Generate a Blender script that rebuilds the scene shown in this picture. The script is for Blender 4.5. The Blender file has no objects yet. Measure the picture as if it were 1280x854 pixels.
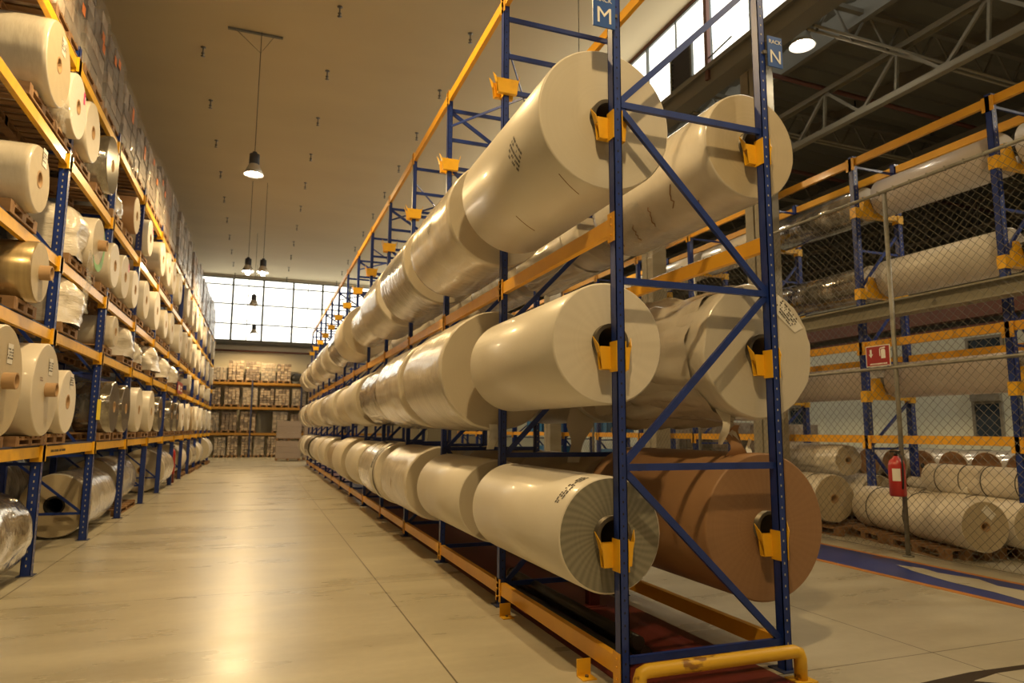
import bpy, math, random
from mathutils import Vector, Matrix, Euler, noise
random.seed(7)
PI = math.pi
C = bpy.context.scene.collection
scn = bpy.context.scene

# ------------------------------------------------------------------ camera, world, exposure
FPX = 850.04
pitch, yaw, roll_ = 0.1304, 0.3551, 0.0062
Fw = Vector((math.sin(yaw)*math.cos(pitch), math.cos(yaw)*math.cos(pitch), math.sin(pitch)))
R0 = Vector((math.cos(yaw), -math.sin(yaw), 0)); U0 = R0.cross(Fw)
Rt = math.cos(roll_)*R0 + math.sin(roll_)*U0
Up = -math.sin(roll_)*R0 + math.cos(roll_)*U0
cd = bpy.data.cameras.new('camera'); cam = bpy.data.objects.new('camera', cd); C.objects.link(cam)
m3 = Matrix((Rt, Up, -Fw)).transposed()
cam.matrix_world = Matrix.Translation((0, 0, 1.6)) @ m3.to_4x4()
cd.sensor_width = 36; cd.lens = FPX/1280*36; cd.clip_start = .05; cd.clip_end = 200
cd.dof.use_dof = True; cd.dof.focus_distance = 5.5; cd.dof.aperture_fstop = 2.2
scn.camera = cam
w = bpy.data.worlds.new('world'); scn.world = w; w.use_nodes = True
w.node_tree.nodes['Background'].inputs[0].default_value = (.75, .85, 1, 1)
w.node_tree.nodes['Background'].inputs[1].default_value = 1.0
scn.view_settings.view_transform = 'Standard'; scn.view_settings.look = 'None'
scn.view_settings.gamma = 1; scn.view_settings.use_curve_mapping = False
scn.view_settings.exposure = 0.62
LAMP_W = 520; WARM = (1, .69, .31); HALL_W = 170; NEUT = (1, .84, .60)
PANE_E = 1.6

# ------------------------------------------------------------------ materials
MAT = {}
def mat(name, col, rough=.5, metal=0, coat=0, spec=.5, emis=None, es=0, bump=None, var=None, alpha=1):
    m = bpy.data.materials.new(name); m.use_nodes = True; nt = m.node_tree; b = nt.nodes['Principled BSDF']
    b.inputs['Base Color'].default_value = (*col, 1); b.inputs['Roughness'].default_value = rough
    b.inputs['Metallic'].default_value = metal; b.inputs['Coat Weight'].default_value = coat
    b.inputs['Coat Roughness'].default_value = .12; b.inputs['Specular IOR Level'].default_value = spec
    if emis: b.inputs['Emission Color'].default_value = (*emis, 1); b.inputs['Emission Strength'].default_value = es
    tc = nt.nodes.new('ShaderNodeTexCoord')
    if bump:      # (scale xyz, strength, detail)
        mp = nt.nodes.new('ShaderNodeMapping'); mp.inputs['Scale'].default_value = bump[0]
        no = nt.nodes.new('ShaderNodeTexNoise'); no.inputs['Scale'].default_value = 1; no.inputs['Detail'].default_value = bump[2]
        bp = nt.nodes.new('ShaderNodeBump'); bp.inputs['Strength'].default_value = bump[1]; bp.inputs['Distance'].default_value = .02
        nt.links.new(tc.outputs['Object'], mp.inputs[0]); nt.links.new(mp.outputs[0], no.inputs[0])
        nt.links.new(no.outputs[0], bp.inputs['Height']); nt.links.new(bp.outputs[0], b.inputs['Normal'])
        nt.links.new(bp.outputs[0], b.inputs['Coat Normal'])
    if var:       # (scale xyz, colour2, lo, hi)
        mp = nt.nodes.new('ShaderNodeMapping'); mp.inputs['Scale'].default_value = var[0]
        no = nt.nodes.new('ShaderNodeTexNoise'); no.inputs['Scale'].default_value = 1; no.inputs['Detail'].default_value = 4
        r = nt.nodes.new('ShaderNodeMapRange'); r.inputs[1].default_value = var[2]; r.inputs[2].default_value = var[3]
        mx = nt.nodes.new('ShaderNodeMix'); mx.data_type = 'RGBA'
        mx.inputs[6].default_value = (*col, 1); mx.inputs[7].default_value = (*var[1], 1)
        nt.links.new(tc.outputs['Object'], mp.inputs[0]); nt.links.new(mp.outputs[0], no.inputs[0])
        nt.links.new(no.outputs[0], r.inputs[0]); nt.links.new(r.outputs[0], mx.inputs[0])
        nt.links.new(mx.outputs[2], b.inputs['Base Color'])
    MAT[name] = m
    return m
def N(nt, t, **k):
    n = nt.nodes.new(t)
    for a, v in k.items(): setattr(n, a, v)
    return n
def math_(nt, op, a, b=None):
    n = nt.nodes.new('ShaderNodeMath'); n.operation = op
    for i, v in enumerate((a, b)):
        if v is None: continue
        if isinstance(v, (int, float)): n.inputs[i].default_value = v
        else: nt.links.new(v, n.inputs[i])
    return n.outputs[0]
def face_mat(name, c1, c2, spokes, swirl, rough=.6, ring=60, ringamt=.15, contrast=.5):
    """wound paper end: faint concentric rings and radial streaks about the roll's own axis (local Z)"""
    m = mat(name, c1, rough); nt = m.node_tree; b = nt.nodes['Principled BSDF']
    tc = N(nt, 'ShaderNodeTexCoord'); sp = N(nt, 'ShaderNodeSeparateXYZ'); nt.links.new(tc.outputs['Object'], sp.inputs[0])
    x, y = sp.outputs[0], sp.outputs[1]
    ang = math_(nt, 'ARCTAN2', y, x)
    r = math_(nt, 'SQRT', math_(nt, 'ADD', math_(nt, 'MULTIPLY', x, x), math_(nt, 'MULTIPLY', y, y)))
    ph = math_(nt, 'ADD', math_(nt, 'MULTIPLY', ang, spokes), math_(nt, 'MULTIPLY', r, swirl))
    s = math_(nt, 'MULTIPLY_ADD', math_(nt, 'SINE', ph), .5); s.node.inputs[2].default_value = .5
    no = N(nt, 'ShaderNodeTexNoise'); no.inputs['Scale'].default_value = ring; no.noise_dimensions = '1D'
    nt.links.new(r, no.inputs['W'])
    f = math_(nt, 'ADD', math_(nt, 'MULTIPLY', s, contrast), math_(nt, 'MULTIPLY', no.outputs[0], ringamt))
    mx = N(nt, 'ShaderNodeMix', data_type='RGBA'); mx.inputs[6].default_value = (*c1, 1); mx.inputs[7].default_value = (*c2, 1)
    nt.links.new(f, mx.inputs[0]); nt.links.new(mx.outputs[2], b.inputs['Base Color'])
    return m
PAPER = (.74, .70, .62)
mat('paper', PAPER, .40, coat=.12, var=((1.5, 1.5, 1.5), (.70, .65, .56), .35, .7))
mat('paper_matt', (.72, .66, .56), .5, coat=.1, var=((2, 2, 2), (.66, .60, .50), .35, .7))
mat('wrap', (.70, .65, .56), .28, coat=.7, bump=((7, 7, 30), .55, 4), var=((3, 3, 8), (.58, .53, .45), .45, .75))
mat('wrap_smooth', (.69, .64, .55), .25, coat=.8, bump=((3, 3, 9), .3, 3), var=((3, 3, 3), (.60, .55, .46), .4, .7))
mat('wrap_grey', (.50, .47, .41), .22, coat=.9, bump=((5, 5, 14), .5, 4), var=((3, 3, 6), (.36, .33, .28), .4, .7))
mat('film_gloss', (.42, .40, .37), .14, metal=.7, coat=1, bump=((6, 6, 16), .5, 3), var=((2, 2, 4), (.17, .15, .12), .4, .62))
mat('foil', (.62, .59, .53), .15, metal=.85, bump=((9, 9, 14), .5, 4), var=((4, 4, 5), (.30, .27, .22), .45, .65))
mat('gold_film', (.50, .38, .19), .28, metal=.5, coat=.8, var=((.5, .5, 9), (.33, .24, .12), .4, .6))
mat('kraft', (.36, .20, .095), .5, var=((2, 2, 2), (.30, .165, .08), .35, .7), bump=((4, 4, 4), .12, 2))
mat('beige_wrap', (.47, .37, .24), .45, var=((2, 2, 2), (.40, .31, .20), .35, .7))
mat('pinkwhite', (.66, .60, .55), .35, coat=.3, bump=((6, 6, 6), .2, 3))
face_mat('face_paper', (.74, .69, .60), (.60, .55, .46), 24, 6, contrast=.18, ringamt=.25)
face_mat('face_plain_shaded', (.58, .52, .41), (.48, .42, .32), 6, 3, contrast=.12, ringamt=.3)  # plain tan wound end, darkened to paint in its grazing-light shade
face_mat('face_grey', (.30, .285, .225), (.13, .125, .10), 40, 34, contrast=.42, ringamt=.25)
face_mat('face_kraft', (.34, .19, .095), (.22, .12, .06), 50, 5, contrast=.14, ringamt=.3)
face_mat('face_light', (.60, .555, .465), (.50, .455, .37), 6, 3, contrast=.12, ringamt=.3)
face_mat('face_tan', (.50, .42, .28), (.38, .31, .20), 10, 4, contrast=.15, ringamt=.35)
face_mat('face_film', (.11, .10, .085), (.03, .027, .024), 3, 9, .14, contrast=.4, ringamt=.5)
face_mat('face_green', (.20, .45, .16), (.16, .38, .13), 8, 4, contrast=.2)
mat('steel', (.16, .14, .11), .42, metal=.7)
mat('core_card', (.40, .25, .12), .7)
mat('blue', (.010, .036, .235), .4, var=((9, 9, 9), (.008, .028, .18), .45, .7), coat=.15)
mat('slot', (.45, .42, .34), .6)
mat('slot_dark', (.012, .012, .02), .8)
mat('orange', (.92, .47, .03), .42, coat=.2, var=((3, 3, 3), (.80, .38, .025), .4, .75))
mat('yellow', (.85, .47, .018), .4, coat=.2, var=((8, 8, 8), (.70, .36, .02), .5, .8))
mat('rail_yellow', (.75, .45, .03), .42, var=((6, 14, 14), (.28, .13, .02), .60, .66))
mat('deckblue', (.035, .045, .11), .6)
mat('dull_beam', (.40, .20, .03), .5); mat('wood', (.33, .19, .085), .75, var=((3, 12, 12), (.21, .11, .05), .35, .7))
mat('carton', (.23, .18, .145), .5, coat=.45, bump=((8, 8, 8), .7, 4), var=((5, 5, 5), (.20, .15, .12), .35, .7))
mat('carton_pale', (.56, .47, .37), .5, coat=.4, bump=((6, 6, 6), .5, 3), var=((7, 7, 7), (.33, .22, .15), .35, .7))
mat('carton_brown', (.27, .15, .075), .6)
mat('bag_mauve', (.36, .29, .25), .45, coat=.4, bump=((3, 3, 12), .5, 3))
mat('sticker_orange', (.85, .23, .04), .5); mat('sticker_pink', (.85, .06, .25), .5)
mat('sticker_yellow', (.85, .68, .03), .5); mat('sticker_green', (.12, .55, .10), .5)
mat('label_white', (.78, .76, .70), .5); mat('ink', (.03, .025, .02), .6); mat('tape_brown', (.30, .17, .08), .5)
mat('white', (.8, .8, .78), .5); mat('red', (.42, .02, .018), .35, coat=.5); mat('dark_red', (.13, .02, .015), .5)
mat('sign_blue', (.03, .095, .36), .35); mat('sign_red', (.30, .018, .02), .4)
mat('black', (.012, .012, .012), .5); mat('tube_black', (.02, .018, .015), .35)
mat('galv', (.30, .29, .25), .5, metal=.4, var=((10, 10, 10), (.22, .21, .18), .4, .7))
mat('wire', (.20, .19, .16), .45, metal=.5)
mat('concrete', (.34, .31, .24), .8, var=((1, 1, 4), (.27, .24, .18), .35, .7))
mat('truss', (.27, .25, .185), .6); mat('roof', (.15, .145, .115), .6); mat('pipe_red', (.13, .045, .03), .5)
mat('ceiling_m', (.66, .56, .36), .85, var=((.25, .6, 1), (.62, .52, .335), .35, .7))
mat('wall_beige', (.62, .56, .43), .8, var=((.5, .5, .5), (.57, .51, .39), .35, .7))
mat('wall_dark', (.03, .033, .04), .7)
mat('wall_pale', (.70, .74, .66), .8)
mat('mullion', (.10, .11, .10), .5); mat('ledge', (.17, .16, .13), .6)
mat('window_glass', (.03, .05, .08), .1)
mat('bulb', (1, 1, 1), .5, emis=(1, .93, .80), es=60)
mat('reflector', (.75, .72, .66), .25, metal=.6); mat('lamp_dark', (.05, .05, .06), .5)
mat('pane', (.8, .85, .85), .3, emis=(1.0, .96, .84), es=PANE_E)
mat('paint_blue', (.016, .042, .25), .3, var=((1.5, 1.5, 1), (.10, .025, .05), .66, .72))
mat('paint_orange', (.55, .22, .04), .4); mat('paint_dark', (.035, .025, .018), .35)
mat('machine_blue', (.03, .16, .42), .4); mat('machine_yellow', (.45, .38, .03), .4)
# thin clear stretch film
def film_mat():
    m = mat('clear_film', (.8, .78, .72), .12); nt = m.node_tree; b = nt.nodes['Principled BSDF']
    tr = N(nt, 'ShaderNodeBsdfTransparent'); ms = N(nt, 'ShaderNodeMixShader')
    no = N(nt, 'ShaderNodeTexNoise'); no.inputs['Scale'].default_value = 9
    r = N(nt, 'ShaderNodeMapRange'); r.inputs[1].default_value = .3; r.inputs[2].default_value = .75; r.inputs[3].default_value = .03; r.inputs[4].default_value = .30
    nt.links.new(no.outputs[0], r.inputs[0]); nt.links.new(r.outputs[0], ms.inputs[0])
    nt.links.new(tr.outputs[0], ms.inputs[1]); nt.links.new(b.outputs[0], ms.inputs[2])
    nt.links.new(ms.outputs[0], nt.nodes['Material Output'].inputs[0])
film_mat()
def floor_mat():
    m = mat('floor_m', (.50, .445, .345), .3); nt = m.node_tree; b = nt.nodes['Principled BSDF']
    g = N(nt, 'ShaderNodeNewGeometry'); sp = N(nt, 'ShaderNodeSeparateXYZ'); nt.links.new(g.outputs['Position'], sp.inputs[0])
    def lines(o, off, per, wd):
        f = math_(nt, 'FRACT', math_(nt, 'DIVIDE', math_(nt, 'ADD', o, off + wd/2 + per*20), per))
        return math_(nt, 'LESS_THAN', f, wd/per)
    ln = math_(nt, 'MAXIMUM', lines(sp.outputs[0], -1.28, 3.46, .012), lines(sp.outputs[1], -3.85, 3.6, .010))
    mp = N(nt, 'ShaderNodeMapping'); mp.inputs['Scale'].default_value = (.30, 1.0, 1); nt.links.new(g.outputs['Position'], mp.inputs[0])
    n1 = N(nt, 'ShaderNodeTexNoise'); n1.inputs['Scale'].default_value = 1.6; n1.inputs['Detail'].default_value = 6; n1.inputs['Roughness'].default_value = .58; nt.links.new(mp.outputs[0], n1.inputs[0])
    n2 = N(nt, 'ShaderNodeTexNoise'); n2.inputs['Scale'].default_value = 14; n2.inputs['Detail'].default_value = 5; nt.links.new(g.outputs['Position'], n2.inputs[0])
    r = N(nt, 'ShaderNodeMapRange'); r.inputs[1].default_value = .25; r.inputs[2].default_value = .75; nt.links.new(n1.outputs[0], r.inputs[0])
    mx = N(nt, 'ShaderNodeMix', data_type='RGBA'); mx.inputs[6].default_value = (.40, .365, .28, 1); mx.inputs[7].default_value = (.63, .59, .47, 1)
    nt.links.new(r.outputs[0], mx.inputs[0])
    m2 = N(nt, 'ShaderNodeMix', data_type='RGBA', blend_type='MULTIPLY'); m2.inputs[0].default_value = .12
    nt.links.new(mx.outputs[2], m2.inputs[6]); nt.links.new(n2.outputs[0], m2.inputs[7])
    m3_ = N(nt, 'ShaderNodeMix', data_type='RGBA'); m3_.inputs[7].default_value = (.09, .07, .05, 1)
    nt.links.new(math_(nt, 'MULTIPLY', ln, .85), m3_.inputs[0]); nt.links.new(m2.outputs[2], m3_.inputs[6])
    nt.links.new(m3_.outputs[2], b.inputs['Base Color'])
    rr = N(nt, 'ShaderNodeMapRange'); rr.inputs[3].default_value = .20; rr.inputs[4].default_value = .38; b.inputs['Specular IOR Level'].default_value = .3; nt.links.new(n1.outputs[0], rr.inputs[0])
    nt.links.new(rr.outputs[0], b.inputs['Roughness'])
    bp = N(nt, 'ShaderNodeBump'); bp.inputs['Strength'].default_value = .03; bp.inputs['Distance'].default_value = .02
floor_mat()

# ------------------------------------------------------------------ mesh helpers
class MB:
    def __init__(s): s.v = []; s.f = []; s.m = []; s.s = []
    def add(s, vs, fs, mi=0, sm=False):
        o = len(s.v); s.v += [tuple(p) for p in vs]
        for f in fs: s.f.append(tuple(i+o for i in f)); s.m.append(mi); s.s.append(sm)
        return s
    def box(s, a, b, mi=0):
        (x0, y0, z0), (x1, y1, z1) = a, b
        vs = [(x, y, z) for x in (x0, x1) for y in (y0, y1) for z in (z0, z1)]
        return s.add(vs, [(0, 1, 3, 2), (4, 6, 7, 5), (0, 4, 5, 1), (2, 3, 7, 6), (0, 2, 6, 4), (1, 5, 7, 3)], mi)
    def bar(s, p, q, w_, h, mi=0, up=None):
        p = Vector(p); q = Vector(q); d = (q-p).normalized()
        u = Vector(up) if up else (Vector((0, 0, 1)) if abs(d.z) < .95 else Vector((0, 1, 0)))
        a = d.cross(u).normalized()*w_/2; b = a.cross(d).normalized()*h/2
        vs = [p-a-b, p+a-b, p+a+b, p-a+b, q-a-b, q+a-b, q+a+b, q-a+b]
        return s.add(vs, [(3, 2, 1, 0), (4, 5, 6, 7), (0, 1, 5, 4), (1, 2, 6, 5), (2, 3, 7, 6), (3, 0, 4, 7)], mi)
    def tube(s, pts, r, n=8, mi=0, sm=True):
        pts = [Vector(p) for p in pts]; rings = []; prev = None
        for i, p in enumerate(pts):
            d = (pts[min(i+1, len(pts)-1)]-pts[max(i-1, 0)]).normalized()
            if prev is None: a = d.orthogonal().normalized()
            else: a = (prev - d*prev.dot(d)).normalized()
            prev = a; b = d.cross(a)
            rings.append([p + (a*math.cos(2*PI*k/n)+b*math.sin(2*PI*k/n))*r for k in range(n)])
        vs = [v for R in rings for v in R]; fs = []
        for i in range(len(pts)-1):
            for k in range(n): fs.append((i*n+k, i*n+(k+1) % n, (i+1)*n+(k+1) % n, (i+1)*n+k))
        s.add(vs, fs, mi, sm)
        o = len(s.v)-len(vs); L = len(pts)-1
        s.f.append(tuple(o+k for k in range(n))[::-1]); s.m.append(mi); s.s.append(False)
        s.f.append(tuple(o+L*n+k for k in range(n))); s.m.append(mi); s.s.append(False)
        return s
    def lathe(s, prof, n, mis=None, fn=None, c=(0, 0, 0), sharp=()):
        """profile of (r, z) about local Z; mis = material per segment"""
        vs = []
        for j, (r, z) in enumerate(prof):
            for k in range(n):
                t = 2*PI*k/n; rr = r + (fn(j, t, r, z) if fn else 0)
                vs.append((c[0]+rr*math.cos(t), c[1]+rr*math.sin(t), c[2]+z))
        o = len(s.v); s.v += vs
        for j in range(len(prof)-1):
            for k in range(n):
                s.f.append((o+j*n+k, o+j*n+(k+1) % n, o+(j+1)*n+(k+1) % n, o+(j+1)*n+k))
                s.m.append(mis[j] if mis else 0); s.s.append(j not in sharp)
        return s
    def build(s, name, mats, parent=None, world=True):
        me = bpy.data.meshes.new(name)
        vs = s.v
        if parent is not None and world:
            r = parent
            while r.parent: r = r.parent
            lx, ly, lz = r.location; vs = [(x-lx, y-ly, z-lz) for x, y, z in vs]
        me.from_pydata(vs, [], s.f)
        if isinstance(mats, str): mats = [mats]
        for m in mats: me.materials.append(MAT[m])
        me.polygons.foreach_set('material_index', s.m); me.polygons.foreach_set('use_smooth', s.s)
        me.update()
        o = bpy.data.objects.new(name, me); C.objects.link(o)
        if parent is not None: o.parent = parent
        return o
def tag(o, label=None, cat=None, group=None, kind=None):
    if label: o['label'] = label
    if cat: o['category'] = cat
    if group: o['group'] = group
    if kind: o['kind'] = kind
    return o
def thing(name, label, cat, loc=(0, 0, 0), rot=(0, 0, 0), group=None):
    o = bpy.data.objects.new(name, None); C.objects.link(o); o.location = loc; o.rotation_euler = rot
    o.empty_display_size = .1
    return tag(o, label, cat, group)
def struct(name, mb, mats, parent=None):
    o = mb.build(name, mats, parent)
    if parent is None: o['kind'] = 'structure'
    return o
def dup(root, loc, rot=None, label=None, group=None):
    r = root.copy(); C.objects.link(r); r.location = loc
    if rot is not None: r.rotation_euler = rot
    if label: r['label'] = label
    if group: r['group'] = group
    for ch in list(root.children):
        c = ch.copy(); C.objects.link(c); c.parent = r
        for g in list(ch.children):
            d = g.copy(); C.objects.link(d); d.parent = c
    return r
ORD = ['first', 'second', 'third', 'fourth', 'fifth', 'sixth', 'seventh', 'eighth', 'ninth', 'tenth', 'eleventh', 'twelfth',
       'thirteenth', 'fourteenth', 'fifteenth', 'sixteenth', 'seventeenth', 'eighteenth', 'nineteenth', 'twentieth']
# (name it 'nearest' for the first of a row)
def nth(i): return 'nearest' if i == 0 else ORD[i]

# ------------------------------------------------------------------ room
Y0, Y1R, YB = -5.0, 3.9126, 43.5
XM, XN, XL, XC, XW = 2.1943, 3.4453, -2.2754, 8.3, 15.0
XE = 27.0; XWL = -5.0
ZC = 10.8
FY = [3.9126] + [6.1669+2.1808*k for k in range(13)]        # frames of the roll rack
struct('floor', MB().box((XWL-.4, Y0, -.2), (XE+.3, YB+.3, 0)), 'floor_m')
struct('ceiling', MB().box((XWL-.4, Y0, ZC), (XC+.3, YB+.3, ZC+.2)), 'ceiling_m')
mb = MB()                                                    # left wall of dark corrugated panels
nz = int(ZC/.18); prof = []
for i in range(nz+1):
    z = i*ZC/nz; prof.append((XWL+.05 if i % 2 else XWL+.01, z))
vs = [(x, y, z) for x, z in prof for y in (Y0, YB)]
mb.add(vs, [(2*i, 2*i+1, 2*i+3, 2*i+2) for i in range(nz)])
mb.box((XWL-.3, Y0, 0), (XWL, YB, ZC))
struct('wall_left', mb, 'wall_dark')
mb = MB().box((XWL-.4, YB, 0), (XE, YB+.2, 6.84)); mb.box((XWL-.4, YB, 10.62), (XC, YB+.2, ZC))
mb.box((XC, YB, 6.84), (XE, YB+.2, ZC)).box((XWL-.4, YB, 6.84), (-3.75, YB+.2, 10.62))
struct('wall_back', mb, 'wall_beige')
struct('wall_front', MB().box((XWL-.4, Y0-.2, 0), (XE, Y0, ZC)), 'wall_beige')
struct('trim_1', MB().box((-4, YB-.18, 6.66), (XC, YB, 6.86)).box((-4, YB-.10, 6.56), (XC, YB, 6.64)), 'ledge')
tag(MB().tube([(-3.7, YB-.3, 6.20), (8.2, YB-.3, 6.20)], .06, 8).build('wall_pipe', 'pipe_red'), 'long dark red pipe running along the far end wall below the windows', 'pipe')
# back window band: one window per bay of the frame, pane and frame
xs = [-3.75, -1.77, -.05, 1.68, 3.43, 5.1, 6.75, 8.25]; zs = [6.86, 7.85, 9.05, 10.20, 10.62]
for i in range(7):
    f = MB(); x0, x1 = xs[i], xs[i+1]
    f.box((x0-.055, YB-.06, zs[0]), (x0+.055, YB+.05, zs[-1]))
    if i == 6: f.box((x1-.03, YB-.06, zs[0]), (x1+.03, YB+.05, zs[-1]))
    for z in zs: f.box((x0+.03, YB-.05, z-.032), (x1-.03, YB+.04, z+.032))
    if i in (1, 3): f.box(((x0+x1)/2-.02, YB-.03, zs[0]), ((x0+x1)/2+.02, YB+.03, zs[-1]))
    o = struct('window_%d' % (i+1), f, 'mullion')
    MB().box((x0+.03, YB+.06, zs[0]), (x1-.03, YB+.08, zs[-1])).build('pane', 'pane', o)
# clerestory wall between the aisle ceiling and the lower hall roof
struct('trim_2', MB().box((XC-.05, Y0, 8.60), (XC+.35, YB, 8.96)).box((XC-.12, Y0, 8.90), (XC+.40, YB, 9.0)), 'ledge')
struct('trim_3', MB().box((XC-.02, Y0, 10.72), (XC+.1, YB, ZC)), 'pipe_red')
ycl = [-5, -2.2, .6, 3.4, 6.2, 8.4, 10.83, 13.2, 16, 19, 22, 25, 28, 31, 34, 37, 40, 43.5]
for i in range(len(ycl)-1):
    f = MB(); y0, y1 = ycl[i], ycl[i+1]
    red = 1 if abs(y0-10.83) < .1 else 0
    f.box((XC-.02, y0-.02, 9.0), (XC+.05, y0+.02, 10.72), 0)
    if red: f.box((XC-.10, y0-.05, 8.7), (XC-.02, y0+.05, 10.79), 1); f.tube([(XC-.06, y0, 9.15), (XC-.1, y0-.8, 9.18)], .02, 6, 0)
    f.box((XC-.01, (y0+y1)/2-.012, 9.0), (XC+.03, (y0+y1)/2+.012, 10.72), 0)
    f.box((XC-.01, y0, 10.69), (XC+.04, y1, 10.72), 0)
    o = struct('window_%d' % (i+8), f, ['mullion', 'pipe_red'])
    MB().box((XC+.06, y0+.02, 9.0), (XC+.08, y1-.02, 10.72)).build('pane', 'pane', o)
# louvred vent in the clerestory
t = thing('louvre_vent', 'dark louvred vent grille set in the high side window', 'vent', (XC-.06, 11.75, 9.05))
MB().box((XC-.08, 11.35, 9.03), (XC-.02, 11.41, 9.93)).box((XC-.08, 12.09, 9.03), (XC-.02, 12.15, 9.93)).box((XC-.08, 11.35, 9.9), (XC-.02, 12.15, 9.95)).box((XC-.08, 11.35, 9.02), (XC-.02, 12.15, 9.06)).build('frame', 'mullion', t)
mb = MB()
for k in range(10): mb.bar((XC-.05, 11.4, 9.1+.083*k), (XC-.05, 12.1, 9.1+.083*k), .07, .012, up=(1, 0, 1.2))
mb.box((XC-.02, 11.4, 9.05), (XC-.01, 12.1, 9.9)); mb.build('louvre', 'lamp_dark', t)
# hall to the right: roof, wall, columns
mb = MB(); n = int((YB-Y0)/.22); vs = []
for i in range(n+1):
    y = Y0+i*.22; dz = .10 if (i//1) % 3 in (0,) else 0
    vs += [(XC+.05, y, 9.45+dz), (XE+.3, y, 9.0+dz)]
mb.add(vs, [(2*i, 2*i+1, 2*i+3, 2*i+2) for i in range(n)])
mb.add([(XC+.05, Y0, 9.6), (XE+.3, Y0, 9.2), (XE+.3, YB, 9.2), (XC+.05, YB, 9.6)], [(0, 1, 2, 3)])
struct('roof_hall', mb, 'roof')
struct('wall_right', MB().box((XW, Y0, 0), (XW+.2, YB, 3.95)), 'wall_pale')
struct('wall_upper', MB().box((XE, Y0, 0), (XE+.2, YB, 9.7)), 'roof')
struct('trim_4', MB().box((XW-.3, Y0, 4.15), (XW, YB, 4.55)).box((XW-.12, Y0, 3.9), (XW, YB, 4.02)), 'pipe_red')
k = 25
for (y, z0, z1, wd) in ((10.35, 3.12, 3.68, .72), (9.0, 3.12, 3.68, .72), (10.4, 1.45, 2.25, .55), (16, 1.45, 2.25, .6)):
    f = MB(); a, b = y-wd/2, y+wd/2
    f.box((XW-.05, a-.06, z0-.06), (XW+.01, a, z1+.06)).box((XW-.05, b, z0-.06), (XW+.01, b+.06, z1+.06))
    f.box((XW-.05, a, z1), (XW+.01, b, z1+.06)).box((XW-.05, a, z0-.06), (XW+.01, b, z0))
    if z0 < 2: f.box((XW-.10, a-.05, z1+.06), (XW+.01, b+.05, z1+.40))
    o = struct('window_%d' % k, f, 'galv'); k += 1
    MB().box((XW-.02, a, z0), (XW-.005, b, z1)).build('pane', 'window_glass', o)
for i, y in enumerate((10.1, 13.9, 20.0, 26, 32, 38)):
    mb = MB().box((8.62, y-.24, 0), (9.0, y-.02, 9.35)).box((8.66, y-.02, 0), (8.96, y+.02, 9.35)).box((8.62, y+.02, 0), (9.0, y+.24, 9.35))
    struct('column_%d' % (i+1), mb, 'concrete')
# ------------------------------------------------------------------ floor paint
struct('trim_5', MB().box((6.80, -4, 0), (7.72, 40, .002)), 'paint_blue')
struct('trim_6', MB().box((6.70, -4, 0), (6.80, 40, .003)), 'paint_orange')
struct('trim_7', MB().box((7.72, -4, 0), (7.80, 40, .003)), 'paint_orange')
pts = [(7.40, 6.42), (7.52, 6.15), (7.45, 5.9), (7.56, 5.5), (7.42, 5.2), (7.5, 4.8), (7.55, 4.2), (7.2, 3.9), (6.95, 4.1), (7.0, 4.6), (7.1, 5.0), (7.12, 5.5), (7.24, 6.0)]
struct('floor_patch', MB().add([(x, y, .0045) for x, y in pts], [tuple(range(len(pts)))[::-1]]), 'floor_m')
pts = [(7.28, 7.4), (7.34, 7.1), (7.28, 6.9), (7.24, 7.1)]
struct('trim_8', MB().add([(3.75, 3.40, .002), (4.6, 3.46, .002), (5.6, 3.42, .002), (8.5, 3.35, .002), (8.5, 2.6, .002), (3.6, 2.6, .002)], [(5, 4, 3, 2, 1, 0)]), 'paint_dark')
pts = [(4.45, 3.33), (4.75, 3.38), (5.3, 3.36), (5.9, 3.25), (5.5, 3.0), (4.8, 3.1)]
struct('floor_patch.001', MB().add([(x, y, .004) for x, y in pts], [tuple(range(len(pts)))[::-1]]), 'floor_m')
struct('trim_9', MB().box((XM+.06, 3.5, 0), (XN-.12, 34, .003)), 'dark_red')

# ------------------------------------------------------------------ rolls
def rough_fn(seed, amp, L):
    ph = [(random.Random(seed+i).uniform(0, 6.28), random.Random(seed*3+i).randint(1, 5), random.Random(seed*7+i).uniform(1, 5)) for i in range(5)]
    def fn(j, t, r, z):
        if r < .12: return 0
        v = sum(math.sin(a + nt_*t + kz*z)/(1+nt_*.5) for a, nt_, kz in ph)*amp*.35
        v += noise.noise(Vector((math.cos(t)*3.2, math.sin(t)*3.2, z*2.5+seed)))*amp*1.6
        v += abs(noise.noise(Vector((math.cos(t)*8, math.sin(t)*8, z*3.5+seed*2))))*amp*1.2
        return v
    return fn
RX = {'Y': (-PI/2, 0, 0), 'X': (0, -PI/2, 0)}
def roll_body(r, L, side, face, core_r, lump=0, seed=1, n=56, farface=None):
    mb = MB(); bev = .012
    nseg = 26 if lump else 2
    prof = [(core_r, 0), (r-bev, 0), (r, bev)] + [(r, bev+(L-2*bev)*(i+1)/nseg) for i in range(nseg-1)] + [(r, L-bev), (r-bev, L), (core_r, L)]
    mis = [1, 0] + [0]*(nseg) + [0, 1]
    fn = None
    if lump:
        g = rough_fn(seed, lump, L)
        fn = lambda j, t, rr, z: 0 if j in (0, len(prof)-1) else g(j, t, rr, z) - (.0 if 2 < j < len(prof)-3 else .006)
        n = 72
    mb.lathe(prof, n, mis, fn, sharp=(0, len(prof)-2))
    return mb
def patch(r, th0, th1, z0, z1, off=.0025, n=6):
    """a curved label lying on the roll surface"""
    mb = MB(); vs = []
    for k in range(n+1):
        t = th0+(th1-th0)*k/n
        for z in (z0, z1): vs.append(((r+off)*math.cos(t), (r+off)*math.sin(t), z))
    mb.add(vs, [(2*k, 2*k+2, 2*k+3, 2*k+1) for k in range(n)], 0)
    return mb
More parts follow.
